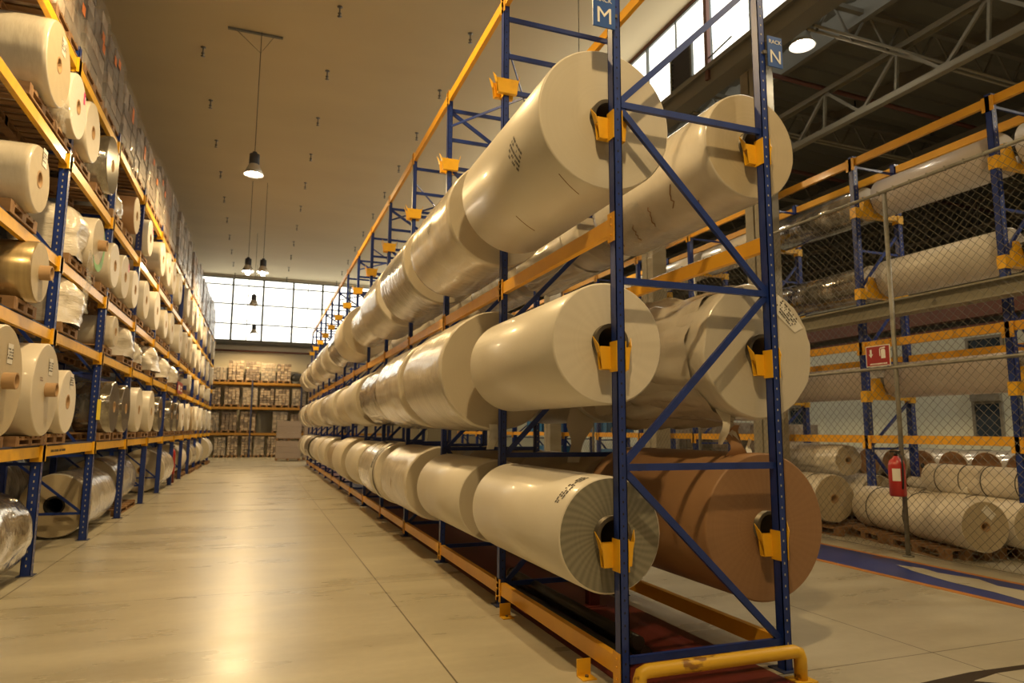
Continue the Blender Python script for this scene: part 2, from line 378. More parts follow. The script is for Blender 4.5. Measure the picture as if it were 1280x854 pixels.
def marks(r, th, z, w_, h, rows, seed=3, off=.003, tilt=0):
    """printed block of dark characters on the roll surface, centred at angle th and length z"""
    rr = random.Random(seed); mb = MB()
    for i in range(rows):
        u = -w_/2
        rh = h/rows*.55
        while u < w_/2:
            cw = rr.uniform(.006, .02)*w_/.15
            if rr.random() < .75:
                v = h/2-(i+.5)*h/rows
                q = []
                for du, dv in ((0, -rh/2), (cw*.75, -rh/2), (cw*.75, rh/2), (0, rh/2)):
                    uu, vv = u+du, v+dv
                    a, b = uu*math.cos(tilt)-vv*math.sin(tilt), uu*math.sin(tilt)+vv*math.cos(tilt)
                    t = th + a/r
                    q.append(((r+off)*math.cos(t), (r+off)*math.sin(t), z+b))
                mb.add(q, [(0, 1, 2, 3), (3, 2, 1, 0)][:1])
            u += cw
    return mb
def flat_marks(cx, cy, w_, h, rows, z, seed=3, ang=0):
    """printing on the flat end (local -Z side)"""
    rr = random.Random(seed); mb = MB()
    for i in range(rows):
        u = -w_/2; rh = h/rows*.55
        while u < w_/2:
            cw = rr.uniform(.006, .02)
            if rr.random() < .75:
                v = h/2-(i+.5)*h/rows; q = []
                for du, dv in ((0, -rh/2), (0, rh/2), (cw*.75, rh/2), (cw*.75, -rh/2)):
                    a, b = u+du, v+dv
                    q.append((cx+a*math.cos(ang)-b*math.sin(ang), cy+a*math.sin(ang)+b*math.cos(ang), z))
                mb.add(q, [(0, 1, 2, 3)])
            u += cw
    return mb
def make_roll(label, loc, r, L, axis='Y', side='paper', face='face_paper', core=.085, lump=0, seed=1, group=None,
              stick=.05, core_mat='steel', name='paper_roll', rz=0):
    rot = RX[axis] if not rz else (-PI/2, 0, rz)
    t = thing(name, label, 'roll', loc, rot, group)
    roll_body(r, L, side, face, core*1.25, lump, seed).build('winding', [side, face], t, False)
    cm = MB(); ci, co = core, core*1.25
    cm.lathe([(ci, .5*L), (ci, -stick), (co, -stick), (co, L+stick), (ci, L+stick), (ci, .5*L)], 28, None, None, sharp=(1, 3))
    cm.add([(ci*math.cos(2*PI*k/20), ci*math.sin(2*PI*k/20), L*.5) for k in range(20)], [tuple(range(20))[::-1]], 0)
    cm.build('core', core_mat, t, False)
    return t

# ---- the double roll rack in the middle ------------------------------------------------
LV = [(.93, 'bottom'), (2.19, 'middle'), (3.78, 'top'), (5.16, 'empty')]
rack = thing('roll_rack', 'tall double rack of blue posts and yellow beams holding paper rolls on both sides', 'rack', (XM, Y1R, 0))
def c_post(mb, x, y, z0, z1, w_=.06, d=.075, open_=1):
    t = .006
    mb.box((x-w_/2, y-d/2, z0), (x+w_/2, y-d/2+t, z1))
    mb.box((x-w_/2, y-d/2, z0), (x-w_/2+t, y+d/2, z1)); mb.box((x+w_/2-t, y-d/2, z0), (x+w_/2, y+d/2, z1))
    mb.box((x-w_/2, y+d/2-t, z0), (x-w_/2+.018, y+d/2, z1)); mb.box((x+w_/2-.018, y+d/2-t, z0), (x+w_/2, y+d/2, z1))
def cradle(mb, x, y, z, sides=(-1, 1)):
    """folded plate cradles in front of and behind a post that carry the ends of the roll's core"""
    zb = z-.035
    for s in sides:
        ya, yb = sorted((y+s*.040, y+s*.082)); fy = y+s*.082; oy = y+s*.040
        for yy in (ya, yb):
            mb.add([(x-.10, yy-.003, zb-.15), (x+.10, yy-.003, zb-.15), (x+.115, yy-.003, zb), (x-.115, yy-.003, zb), (x-.10, yy+.003, zb-.15), (x+.10, yy+.003, zb-.15), (x+.115, yy+.003, zb), (x-.115, yy+.003, zb)],
                   [(0, 1, 2, 3), (7, 6, 5, 4), (0, 4, 5, 1), (1, 5, 6, 2), (2, 6, 7, 3), (3, 7, 4, 0)])
        mb.box((x-.10, ya, zb-.153), (x+.10, yb, zb-.147))
        for q in (-1, 1):
            mb.add([(x+q*.108, ya, zb-.04), (x+q*.108, yb, zb-.04), (x+q*.140, yb, zb+.07), (x+q*.120, ya, zb+.01), (x+q*.114, ya, zb-.04), (x+q*.114, yb, zb-.04), (x+q*.146, yb, zb+.07), (x+q*.126, ya, zb+.01)],
                   [(0, 1, 2, 3), (7, 6, 5, 4), (0, 4, 5, 1), (1, 5, 6, 2), (2, 6, 7, 3), (3, 7, 4, 0)])
    mb.box((x-.036, y-.044, zb-.17), (x-.031, y+.05, zb+.03)); mb.box((x+.031, y-.044, zb-.17), (x+.036, y+.05, zb+.03))
    if -1 in sides: mb.box((x-.10, y-.043, zb-.12), (x+.10, y-.038, zb-.05))
    mb.box((x-.10, y+.038, zb-.12), (x+.10, y+.043, zb-.05))
BR = [.19, 1.37, 2.595, 3.835, 5.03, 5.95]
for i, y in enumerate(FY):
    for x, zt in ((XM, 6.06), (XN, 6.06)):
        mb = MB(); c_post(mb, x, y, .008, zt)
        if i < 3:
            h = mb
            for k in range(int(6.0/.075)):
                z = .1+k*.075
                h.box((x-.005, y-.0382, z), (x+.005, y-.0374, z+.014), 1)
        p = mb.build('post', ['blue', 'slot' if x == XN else 'slot_dark'], rack)
        f = MB().box((x-.07, y-.07, 0), (x+.07, y+.09, .008)); 
        f.tube([(x+.05, y+.07, .008), (x+.05, y+.07, .02)], .01, 6); f.build('foot_plate', 'deckblue', p)
    b = MB(); xa, xb = XM+.03, XN-.03
    hs = BR if i == 0 else [.19, 1.37, 2.595, 3.835, 5.03, 5.42, 5.83]
    for z in hs: b.bar((xa, y, z), (xb, y, z), .03, .045)
    if i == 0: dg = [(xb, .20, xa, 1.35), (xa, 1.39, xb, 2.58), (xb, 2.61, xa, 3.82), (xa, 3.85, xb, 5.02)]
    elif i % 2 == 1: dg = [(xa, 1.37, xb, 2.595), (xa, 2.595, xb, 3.835), (xa, .19, xb, 1.37), (xa, 3.835, xb, 5.03)]
    else: dg = [(xa, 1.37, xb, 2.595), (xa, 5.80, xb, 5.07), (xa, 2.595, xb, 3.835), (xb, 3.835, xa, 5.03), (xb, .19, xa, 1.37)]
    if i == 0: pass
    for x0, z0, x1, z1 in dg: b.bar((x0, y+.005, z0), (x1, y+.005, z1), .028, .045)
    b.box((xa-.004, y-.004, hs[0]), (xa+.004, y+.004, hs[-1]))
    b.build('frame_bracing', 'blue', rack)
    for x in (XM, XN):
        if x == XN and i > 3: continue
        for z, nm in LV:
            mb = MB(); cradle(mb, x, y, z, (1,) if i == 0 else (-1, 1)); mb.build('roll_cradle', 'yellow', rack)
for x in (XM, XN):
    for i in range(len(FY)-1):
        ya, yb = FY[i]+.04, FY[i+1]-.04
        for z, h in ((6.0, .11), (2.975, .11), (.155, .11)):
            if x == XN and z == .155 and i > 8: pass
            s = -1 if x == XM else 1
            xc = x - .0
            mb = MB().box((xc-.025, ya, z-h/2), (xc+.025, yb, z+h/2))
            for ye, q in ((ya, 1), (yb, -1)):
                mb.box((xc+s*.03-.005, min(ye-q*.07, ye+q*.02), z-h/2-.06), (xc+s*.03+.005, max(ye-q*.07, ye+q*.02), z+h/2+.03))
                for zz in (-.07, 0, .05): mb.tube([(xc+s*.035, ye-q*.03, z+zz), (xc+s*.045, ye-q*.03, z+zz)], .008, 6)
            mb.build('beam', 'orange', rack)
# plan braces high between far frames
for i in (1, 3, 5, 7): MB().bar((XM, FY[i], 5.6), (XN, FY[i+1], 5.6), .012, .03).bar((XN, FY[i], 5.6), (XM, FY[i+1], 5.6), .012, .03).build('top_brace', 'blue', rack)
# end guard
t = thing('guard_rail', 'bent yellow tube guard rail across the rack end by the floor', 'guard rail', (2.85, 3.74, 0))
pts = [(2.20, 3.72, .01), (2.20, 3.72, .14), (2.212, 3.72, .172), (2.245, 3.72, .185), (3.355, 3.72, .185), (3.388, 3.72, .172), (3.40, 3.72, .14), (3.40, 3.72, .01)]
MB().tube(pts, .042, 14).build('tube', 'rail_yellow', t)
for x in (2.20, 3.40): MB().box((x-.075, 3.65, 0), (x+.075, 3.79, .01)).build('foot_plate', 'rail_yellow', t)
for i, (x, y) in enumerate(((2.10, 4.22), (2.10, 5.75))):
    t = thing('floor_bracket', 'small yellow floor bracket beside the roll rack, %s post' % ('near the first' if i == 0 else 'near the second'), 'bracket', (x, y, 0))
    MB().box((x-.05, y-.05, 0), (x+.05, y+.05, .008)).box((x-.05, y+.042, 0), (x+.05, y+.05, .11)).build('angle', 'yellow', t)
    MB().tube([(x, y, .008), (x, y, .022)], .012, 6).build('bolt', 'steel', t)
t = thing('floor_stub', 'small dark red stop block on floor behind lower roll of rack', 'block', (3.0, 5.9, 0))
MB().box((2.95, 5.85, 0), (3.05, 5.95, .14)).box((2.90, 5.80, 0), (3.10, 6.0, .01)).build('block', 'dark_red', t)
# black tubes on the red floor
for i, (xa, xb, z, ya, yb) in enumerate(((2.42, 2.45, .06, 6.6, 4.3), (2.62, 2.63, .06, 6.9, 4.35), (2.52, 2.54, .155, 6.75, 4.3))):
    t = thing('steel_shaft', '%s one of three black shafts on red floor under bottom rolls' % ('left', 'right', 'upper')[i], 'shaft', (xa, ya, 0), group='spare shafts under the rack')
    MB().tube([(xa, ya, z), (xb, yb, z)], .048, 16).build('rod', 'tube_black', t)
    MB().tube([(xa, ya+.03, z), (xa, ya, z)], .054, 16).build('end_ring', 'steel', t)

# rack signs
def text_mesh(s, size, loc, rot, mname, parent, name):
    cu = bpy.data.curves.new(name, 'FONT'); cu.body = s; cu.size = size; cu.align_x = 'CENTER'; cu.extrude = .0008
    ob = bpy.data.objects.new(name, cu); C.objects.link(ob)
    dg = bpy.context.evaluated_depsgraph_get(); me = bpy.data.meshes.new_from_object(ob.evaluated_get(dg))
    bpy.data.objects.remove(ob); me.materials.clear(); me.materials.append(MAT[mname])
    o = bpy.data.objects.new(name, me); C.objects.link(o); o.location = loc; o.rotation_euler = rot
    o.parent = parent
    return o
for lt, cx, zb, x0, x1 in (('M', 2.085, 4.34, 2.0, 2.17), ('N', 3.545, 4.345, 3.478, 3.612)):
    t = thing('rack_sign', 'blue hanging sign reading RACK %s on the rack end post' % lt, 'sign', (cx, 3.85, zb))
    MB().box((x0, 3.845, zb), (x1, 3.855, zb+.245)).build('panel', 'sign_blue', t)
    text_mesh(lt, .165 if lt == 'M' else .15, (0, -.007, .03), (PI/2, 0, 0), 'white', t, 'letter')
    text_mesh('RACK', .045, (0, -.007, .185), (PI/2, 0, 0), 'white', t, 'word')
    MB().box((min(cx, XM if lt == 'M' else XN), 3.856, zb+.1), (max(cx, XM if lt == 'M' else XN), 3.872, zb+.125)).build('bracket', 'steel', t)

# rolls in the M (aisle side) row: (level, per bay radius/style)
def S(r, side='paper', face='face_paper', lump=0, L=None, off=0): return (r, side, face, lump, L, off)
ROWM = {
 'top': [S(.515, 'paper', 'face_light'), S(.545, 'wrap_smooth', 'face_plain_shaded', .004), S(.55, 'wrap_grey', 'face_plain_shaded', .003), S(.54, 'wrap', 'face_paper', .006), S(.44, 'wrap_smooth', 'face_plain_shaded', .004), S(.56, 'paper_matt', 'face_plain_shaded'),
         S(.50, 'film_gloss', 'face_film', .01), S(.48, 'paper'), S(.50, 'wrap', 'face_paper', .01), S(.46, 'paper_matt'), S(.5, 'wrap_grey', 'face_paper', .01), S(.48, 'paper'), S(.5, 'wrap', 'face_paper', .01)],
 'middle': [S(.415, 'paper', 'face_paper'), S(.59, 'wrap', 'face_plain_shaded', .006), S(.57, 'wrap_smooth', 'face_plain_shaded', .006), S(.50, 'foil', 'face_film', .012), S(.52, 'paper', 'face_plain_shaded'), S(.45, 'paper_matt', 'face_plain_shaded'),
            S(.50, 'paper'), S(.46, 'wrap', 'face_plain_shaded', .01), S(.50, 'paper'), S(.48, 'paper_matt'), S(.52, 'wrap_smooth', 'face_paper', .006), S(.48, 'paper'), S(.50, 'wrap', 'face_paper', .01)],
 'bottom': [S(.375, 'paper', 'face_grey'), S(.39, 'paper', 'face_plain_shaded'), S(.455, 'wrap', 'face_plain_shaded', .008), S(.48, 'wrap_smooth', 'face_paper', .004), S(.45, 'paper', 'face_plain_shaded'), S(.50, 'paper_matt', 'face_plain_shaded'),
            S(.40, 'beige_wrap', 'face_tan'), S(.46, 'paper', 'face_plain_shaded'), S(.46, 'paper_matt'), S(.42, 'wrap', 'face_plain_shaded', .01), S(.46, 'foil', 'face_film', .01), S(.45, 'paper'), S(.46, 'wrap', 'face_paper', .01)]}
DESC = {'paper': 'smooth white paper roll', 'wrap': 'cream roll in wrinkled stretch film', 'wrap_smooth': 'cream roll in tight shiny film', 'wrap_grey': 'greyish roll in glossy film',
        'paper_matt': 'matt cream paper roll', 'film_gloss': 'dark glossy film roll', 'foil': 'silvery foil wrapped roll', 'beige_wrap': 'tan paper roll', 'kraft': 'brown kraft paper roll', 'pinkwhite': 'pale film roll',
        'gold_film': 'golden film roll'}
MR = {}
for z, lv in LV[:3]:
    for i, (r, side, face, lump, L, off) in enumerate(ROWM[lv]):
        y0 = FY[i]+.13+off; L = L or (FY[i+1]-.27-y0)
        lab = '%s, %s from near end, %s row, aisle side of rack' % (DESC[side], nth(i), lv)
        MR[lv, i] = make_roll(lab, (XM, y0, z), r, L, side=side, face=face, core=.102, lump=lump, seed=i*5+len(lv), stick=.05, group='%s row of rolls facing the aisle' % lv)
ROWN = {
 'top': [S(.425, 'wrap_smooth', 'face_tan', .002), S(.40, 'wrap_smooth', 'face_plain_shaded', .003), S(.36, 'wrap_grey', 'face_plain_shaded', .004)] + [S(.42, 'paper_matt')]*5,
 'middle': [S(.50, 'wrap_smooth', 'face_light', .012), S(.50, 'paper', 'face_plain_shaded'), S(.46, 'wrap', 'face_plain_shaded', .01)] + [S(.46, 'paper')]*5,
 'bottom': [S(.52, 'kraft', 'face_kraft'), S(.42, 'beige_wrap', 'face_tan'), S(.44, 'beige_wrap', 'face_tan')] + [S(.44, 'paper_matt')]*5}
for z, lv in LV[:3]:
    for i, (r, side, face, lump, L, off) in enumerate(ROWN[lv]):
        y0 = FY[i]+.13; L = FY[i+1]-.27-y0
        lab = '%s, %s from near end, %s row, N side of rack' % (DESC[side], nth(i), lv)
        MR[lv+'N', i] = make_roll(lab, (XN, y0, z), r, L, side=side, face=face, core=.092 if lv != 'middle' else .10, lump=lump, seed=i*5+len(lv)+40, stick=.045, group='%s row of rolls on the N side' % lv)
# printing and labels. local frame of an axis-Y roll: +X right, -Y up, +Z away from camera
def th(deg_from_right_up): return -math.radians(deg_from_right_up)
t = MR['top', 0]; marks(.515, th(195), .50, .19, .20, 5, 4, tilt=.5).build('printed_text', 'ink', t, False)
for z0_, a0_ in ((.10, 232), (1.02, 236)):
    MB().tube([(.5165*math.cos(th(a)), .5165*math.sin(th(a)), z0_+.0022*(a-a0_)+.03*((a-a0_)/24)**2) for a in range(a0_, a0_+25, 2)], .0028, 5).build('tape_edge', 'tape_brown', t, False)
t = MR['top', 1]; marks(.548, th(178), .75, .13, .16, 4, 8, off=.008, tilt=.5).build('printed_text', 'ink', t, False)
t = MR['top', 2]; marks(.555, th(180), .8, .13, .2, 4, 9, off=.008, tilt=.4).build('printed_text', 'ink', t, False)
t = MR['bottom', 0]; marks(.375, th(128), .14, .26, .10, 3, 11, tilt=0).build('printed_text', 'ink', t, False)
t = MR['bottom', 3]
pp = patch(.485, th(230), th(110), .12, .42, .008, 24); pp.build('label_band', 'label_white', t, False)
marks(.485, th(150), .27, .34, .22, 4, 14, off=.012).build('printed_text', 'ink', t, False)
t = MR['bottom', 2]
MB().tube([(.462*math.cos(th(a)), .428*math.sin(th(a)), .9+.02*math.sin(a*.2)) for a in range(165, 215, 4)], .004, 5).build('tape_edge', 'tape_brown', t, False)
t = MR['middleN', 0]
vs = []
mb = MB(); n = 8
A = (.28, -.36); 
mb.add([(.20, -.44, -.004), (.30, -.33, -.004), (.42, -.20, -.004), (.34, -.16, -.004), (.20, -.27, -.004), (.10, -.36, -.004)], [(0, 1, 2, 3, 4, 5), (5, 4, 3, 2, 1, 0)][1:])
mb.build('label_sheet', 'label_white', t, False)
flat_marks(.27, -.30, .22, .10, 5, -.007, 5, ang=.80).build('printed_text', 'ink', t, False)
t = MR['topN', 0]
rr = random.Random(5)
for k, (a0, z0) in enumerate(((205, .5), (215, .9), (225, 1.25), (222, 1.5), (212, 1.7), (235, .35))):
    MB().tube([(.434*math.cos(th(a)), .434*math.sin(th(a)), z0+rr.uniform(-.02, .02)+(a-a0)*.005) for a in range(a0, a0+26, 3)], .005, 5).build('tape_strip', 'tape_brown', t, False)
# loose tag hanging under the first middle roll
t = MR['middle', 1]
mb = MB(); vs = []
for k in range(9):
    u = k/8; x = -.06+.02*math.sin(u*5); z_ = -.05+.02*math.sin(u*7)
    vs += [(x-.05, .53+u*.24, z_), (x+.04-.01*u, .53+u*.24, z_+.01)]
mb.add(vs, [(2*k, 2*k+1, 2*k+3, 2*k+2) for k in range(8)], 0, True); mb.build('hanging_tag', 'label_white', t, False)
marks(.1, 0, 0, .01, .01, 1)
# crumpled film collar of the N side middle roll
def collar(parent, r, z0, z1, a0, a1, amp, seed, name='loose_film', m='clear_film', grow=.06):
    mb = MB(); nu, nv = 44, 14; vs = []
    for j in range(nv+1):
        v = j/nv
        for i in range(nu+1):
            a = math.radians(a0+(a1-a0)*i/nu)
            rr_ = r+grow*v + amp*(.3+v)*noise.noise(Vector((i*.32+seed, j*.35, seed))) + amp*.6*v*math.sin(i*1.1+j*.4+seed)
            z = z0+(z1-z0)*v + .03*v*math.sin(i*.9+seed)
            vs.append((rr_*math.cos(-a), rr_*math.sin(-a), z))
    W = nu+1
    mb.add(vs, [(j*W+i, j*W+i+1, (j+1)*W+i+1, (j+1)*W+i) for j in range(nv) for i in range(nu)], 0, True)
    return mb.build(name, m, parent, False)
collar(MR['middleN', 0], .525, .16, 1.8, 95, 265, .11, 2.3, m='wrap_smooth', grow=.0)
collar(MR['topN', 1], .41, .4, 1.8, 150, 300, .03, 4.1, m='wrap_smooth', grow=.0)
collar(MR['topN', 0], .432, 1.0, 1.95, 200, 330, .03, 6.1, grow=.02)
# torn ends hanging from wrapped rolls
def tongue(parent, x, y, z, w_, l, seed, m='wrap_smooth', name='torn_wrap', dx=0, dz=0):
    mb = MB(); vs = []; n = 9
    for k in range(n+1):
        u = k/n; ww = w_*(1-u*.65)*(1+.25*math.sin(u*9+seed))
        cx = x+dx*u+.02*math.sin(u*4+seed); cz = z+dz*u+.03*math.sin(u*5+seed*2)
        vs += [(cx-ww/2, y+l*u, cz), (cx, y+l*u, cz+.012*math.cos(u*7)), (cx+ww/2, y+l*u, cz-.01)]
    mb.add(vs, [(3*k+i, 3*k+i+1, 3*k+4+i, 3*k+3+i) for k in range(n) for i in (0, 1)], 0, True)
    return mb.build(name, m, parent, False)
tongue(MR['middleN', 0], -.25, .42, .12, .10, .26, 1); tongue(MR['middleN', 0], -.12, .46, .18, .12, .20, 3)
tongue(MR['middleN', 1], -.30, .36, .1, .30, .55, 5, 'paper_matt', dx=-.1); tongue(MR['middleN', 1], .10, .46, .1, .10, .16, 8)
tongue(MR['bottomN', 0], -.15, -.50, .15, .16, -.22, 2, 'kraft', 'kraft_flap', dx=.06)
tongue(MR['bottomN', 0], -.05, -.52, .1, .04, -.10, 6, 'label_white', 'tape_end')

# ------------------------------------------------------------------ pallets
def make_pallet(name='pallet', label='wooden pallet', lx=1.1, ly=.9, h=.14, loc=(0, 0, 0), parent=None, m='wood'):
    """boards along X, stringers along Y; origin at the middle of its base"""
    x0, y0, z0 = loc
    mb = MB(); k = 6
    for i in range(k):
        y = -ly/2+i*(ly-.10)/(k-1); mb.box((x0-lx/2, y0+y, z0+h-.02), (x0+lx/2, y0+y+.10, z0+h))
    for i in range(3):
        x = -lx/2+i*(lx-.10)/2
        mb.box((x0+x, y0-ly/2, z0+h-.04), (x0+x+.10, y0+ly/2, z0+h-.02)); mb.box((x0+x, y0-ly/2, z0), (x0+x+.10, y0+ly/2, z0+.02))
        for j in range(3):
            y = -ly/2+j*(ly-.12)/2; mb.box((x0+x, y0+y, z0+.02), (x0+x+.10, y0+y+.12, z0+h-.04))
    return mb

# ------------------------------------------------------------------ left pallet rack
BL = 2.578
LFY = [9.0266-BL+BL*i for i in range(13)]
LLV = [1.345, 2.655, 3.50, 4.73, 5.935]
SHELF = ['lowest', 'second', 'third', 'fourth', 'top']
LNAME = ['first', 'second', 'third', 'fourth', 'top']
XR = XL-1.05
lrack = thing('pallet_rack', 'long blue and yellow pallet rack along the left side of the aisle', 'rack', (XL, 6.4486, 0))
for i, y in enumerate(LFY):
    for x in (XL, XR):
        mb = MB(); c_post(mb, x, y, .008, 6.15, .10 if x == XL else .09, .09)
        if i < 4 and x == XL:
            h = mb
            for k in range(80):
                h.box((x+.0505, y-.006, .1+k*.075), (x+.0515, y+.006, .125+k*.075), 1); h.box((x-.006, y-.0465, .1+k*.075), (x+.006, y-.0452, .125+k*.075), 1)
        p = mb.build('post', ['blue', 'slot'], lrack)
        MB().box((x-.08, y-.08, 0), (x+.08, y+.08, .008)).build('foot_plate', 'deckblue', p)
    b = MB(); xa, xb = XR+.04, XL-.04
    for z in (.38, 1.2, 2.4, 3.6, 4.8, 5.9): b.bar((xa, y, z), (xb, y, z), .03, .035)
    for a, c in ((.38, 1.2), (1.2, 2.4), (2.4, 3.6), (3.6, 4.8)):
        b.bar((xb, y, a), (xa, y, c), .028, .035)
    b.box((xa-.004, y-.004, .38), (xa+.004, y+.004, 5.9)); b.build('frame_bracing', 'blue', lrack)
for li, z in enumerate(LLV):
    for i in range(len(LFY)-1):
        ya, yb = LFY[i]+.05, LFY[i+1]-.05
        mb = MB().box((XL-.02, ya, z-.07), (XL+.035, yb, z+.045))
        for ye, q in ((ya, 1), (yb, -1)):
            mb.box((XL+.036, min(ye-q*.10, ye+q*.03), z-.12), (XL+.062, max(ye-q*.10, ye+q*.03), z+.06))
        mb.box((XL-.055, ya, z-.12), (XL+.055, ya+.005, z+.05)); mb.box((XL-.055, yb-.005, z-.12), (XL+.055, yb, z+.05))
        o = mb.build('beam', 'yellow', lrack)
        MB().box((XL-.05, ya, z+.045), (XL+.025, yb, z+.065)).build('deck_edge', 'deckblue', o)
        if i < 2:
            h = MB(); rr = random.Random(li*7+i); u = ya+.3
            while u < ya+(.95 if li == 0 else .30):
                cw = rr.uniform(.012, .025); 
                if rr.random() < .8: h.box((XL+.0352, u, z-.028), (XL+.0362, u+cw*.6, z+.0))
                u += cw
            h.build('printed_text', 'ink', o)
    MB().box((XR-.03, LFY[0], z-.06), (XR+.03, LFY[-1], z+.05)).build('rear_beam', 'blue', lrack)
MB().box((XL+.062, 11.48, 1.72), (XL+.066, 11.72, 2.02)).build('yellow_notice', 'sticker_yellow', lrack)

# rolls standing in the left rack. (level, Y, radius, length, style, face, extras)
LR = [
 (4, 7.75, .44, 1.10, 'wrap_smooth', 'face_tan', 'label'), (4, 8.58, .37, .75, 'paper_matt', 'face_paper', 'pink'), (4, 9.33, .38, .45, 'wrap_smooth', 'face_plain_shaded', ''),
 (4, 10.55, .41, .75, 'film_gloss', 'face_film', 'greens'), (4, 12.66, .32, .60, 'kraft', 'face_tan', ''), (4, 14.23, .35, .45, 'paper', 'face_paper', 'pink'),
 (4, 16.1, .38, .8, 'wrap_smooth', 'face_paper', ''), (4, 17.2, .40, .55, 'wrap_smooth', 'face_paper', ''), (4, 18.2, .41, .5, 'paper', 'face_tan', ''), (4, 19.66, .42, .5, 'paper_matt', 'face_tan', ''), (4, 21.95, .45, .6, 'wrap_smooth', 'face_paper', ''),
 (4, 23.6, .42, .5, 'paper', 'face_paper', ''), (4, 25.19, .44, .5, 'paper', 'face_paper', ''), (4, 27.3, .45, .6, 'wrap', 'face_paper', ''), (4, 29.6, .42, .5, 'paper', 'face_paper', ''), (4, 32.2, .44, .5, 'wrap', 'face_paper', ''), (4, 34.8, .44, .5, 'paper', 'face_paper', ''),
 (3, 7.50, .335, .75, 'wrap_smooth', 'face_tan', 'label'), (3, 10.13, .36, .70, 'paper_matt', 'face_tan', 'core greenrim'), (3, 11.25, .34, .5, 'wrap_smooth', 'face_paper', ''), (3, 12.10, .35, .4, 'paper', 'face_plain_shaded', 'pink'),
 (3, 13.05, .33, .55, 'paper_matt', 'face_paper', ''), (3, 14.30, .37, .5, 'paper', 'face_plain_shaded', ''), (3, 15.80, .41, .7, 'paper', 'face_paper', ''), (3, 17.3, .34, .5, 'wrap', 'face_paper', ''), (3, 18.49, .40, .4, 'wrap_smooth', 'face_plain_shaded', ''),
 (3, 20.49, .40, .5, 'paper', 'face_plain_shaded', ''), (3, 22.1, .40, .4, 'paper_matt', 'face_tan', ''), (3, 23.6, .42, .5, 'paper_matt', 'face_tan', ''), (3, 25.4, .42, .5, 'paper', 'face_paper', ''), (3, 27.3, .42, .5, 'wrap', 'face_paper', ''), (3, 29.5, .42, .5, 'paper', 'face_paper', ''), (3, 32, .42, .5, 'wrap', 'face_paper', ''), (3, 35, .42, .5, 'paper', 'face_paper', ''),
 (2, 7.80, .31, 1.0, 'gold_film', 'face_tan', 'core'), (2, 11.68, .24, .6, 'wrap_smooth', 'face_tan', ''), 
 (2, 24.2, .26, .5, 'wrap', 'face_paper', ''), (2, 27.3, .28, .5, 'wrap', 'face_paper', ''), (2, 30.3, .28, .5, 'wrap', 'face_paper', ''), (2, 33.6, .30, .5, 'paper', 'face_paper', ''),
 (1, 7.08, .50, .55, 'paper_matt', 'face_tan', 'core label'), (1, 8.36, .49, .55, 'paper_matt', 'face_plain_shaded', 'core label pr'), (1, 9.27, .375, .45, 'paper_matt', 'face_paper', 'label'),
 (1, 12.04, .40, .5, 'film_gloss', 'face_film', ''), (1, 13.05, .40, .3, 'film_gloss', 'face_film', ''), (1, 14.40, .42, .45, 'paper', 'face_plain_shaded', ''), (1, 16.0, .43, .5, 'paper', 'face_plain_shaded', ''), (1, 17.4, .40, .35, 'film_gloss', 'face_film', ''),
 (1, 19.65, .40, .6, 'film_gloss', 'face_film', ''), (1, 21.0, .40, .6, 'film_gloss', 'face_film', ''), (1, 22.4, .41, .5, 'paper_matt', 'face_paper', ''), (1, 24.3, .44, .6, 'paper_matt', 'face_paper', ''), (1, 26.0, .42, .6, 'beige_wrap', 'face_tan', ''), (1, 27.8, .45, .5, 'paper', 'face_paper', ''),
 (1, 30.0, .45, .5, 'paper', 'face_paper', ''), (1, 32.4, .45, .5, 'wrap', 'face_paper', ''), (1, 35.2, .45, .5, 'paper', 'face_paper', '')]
pal_proto = {}
def put_pallet(key, lx, ly, h, loc, label, group, m='wood'):
    k = (round(lx, 2), round(ly, 2), round(h, 3), m)
    if k not in pal_proto:
        o = make_pallet('pallet', lx=lx, ly=ly, h=h).build('pallet', m); pal_proto[k] = o
    else:
        o = pal_proto[k].copy(); C.objects.link(o)
    o.location = loc; tag(o, label, 'pallet', group); return o
cnt = {}
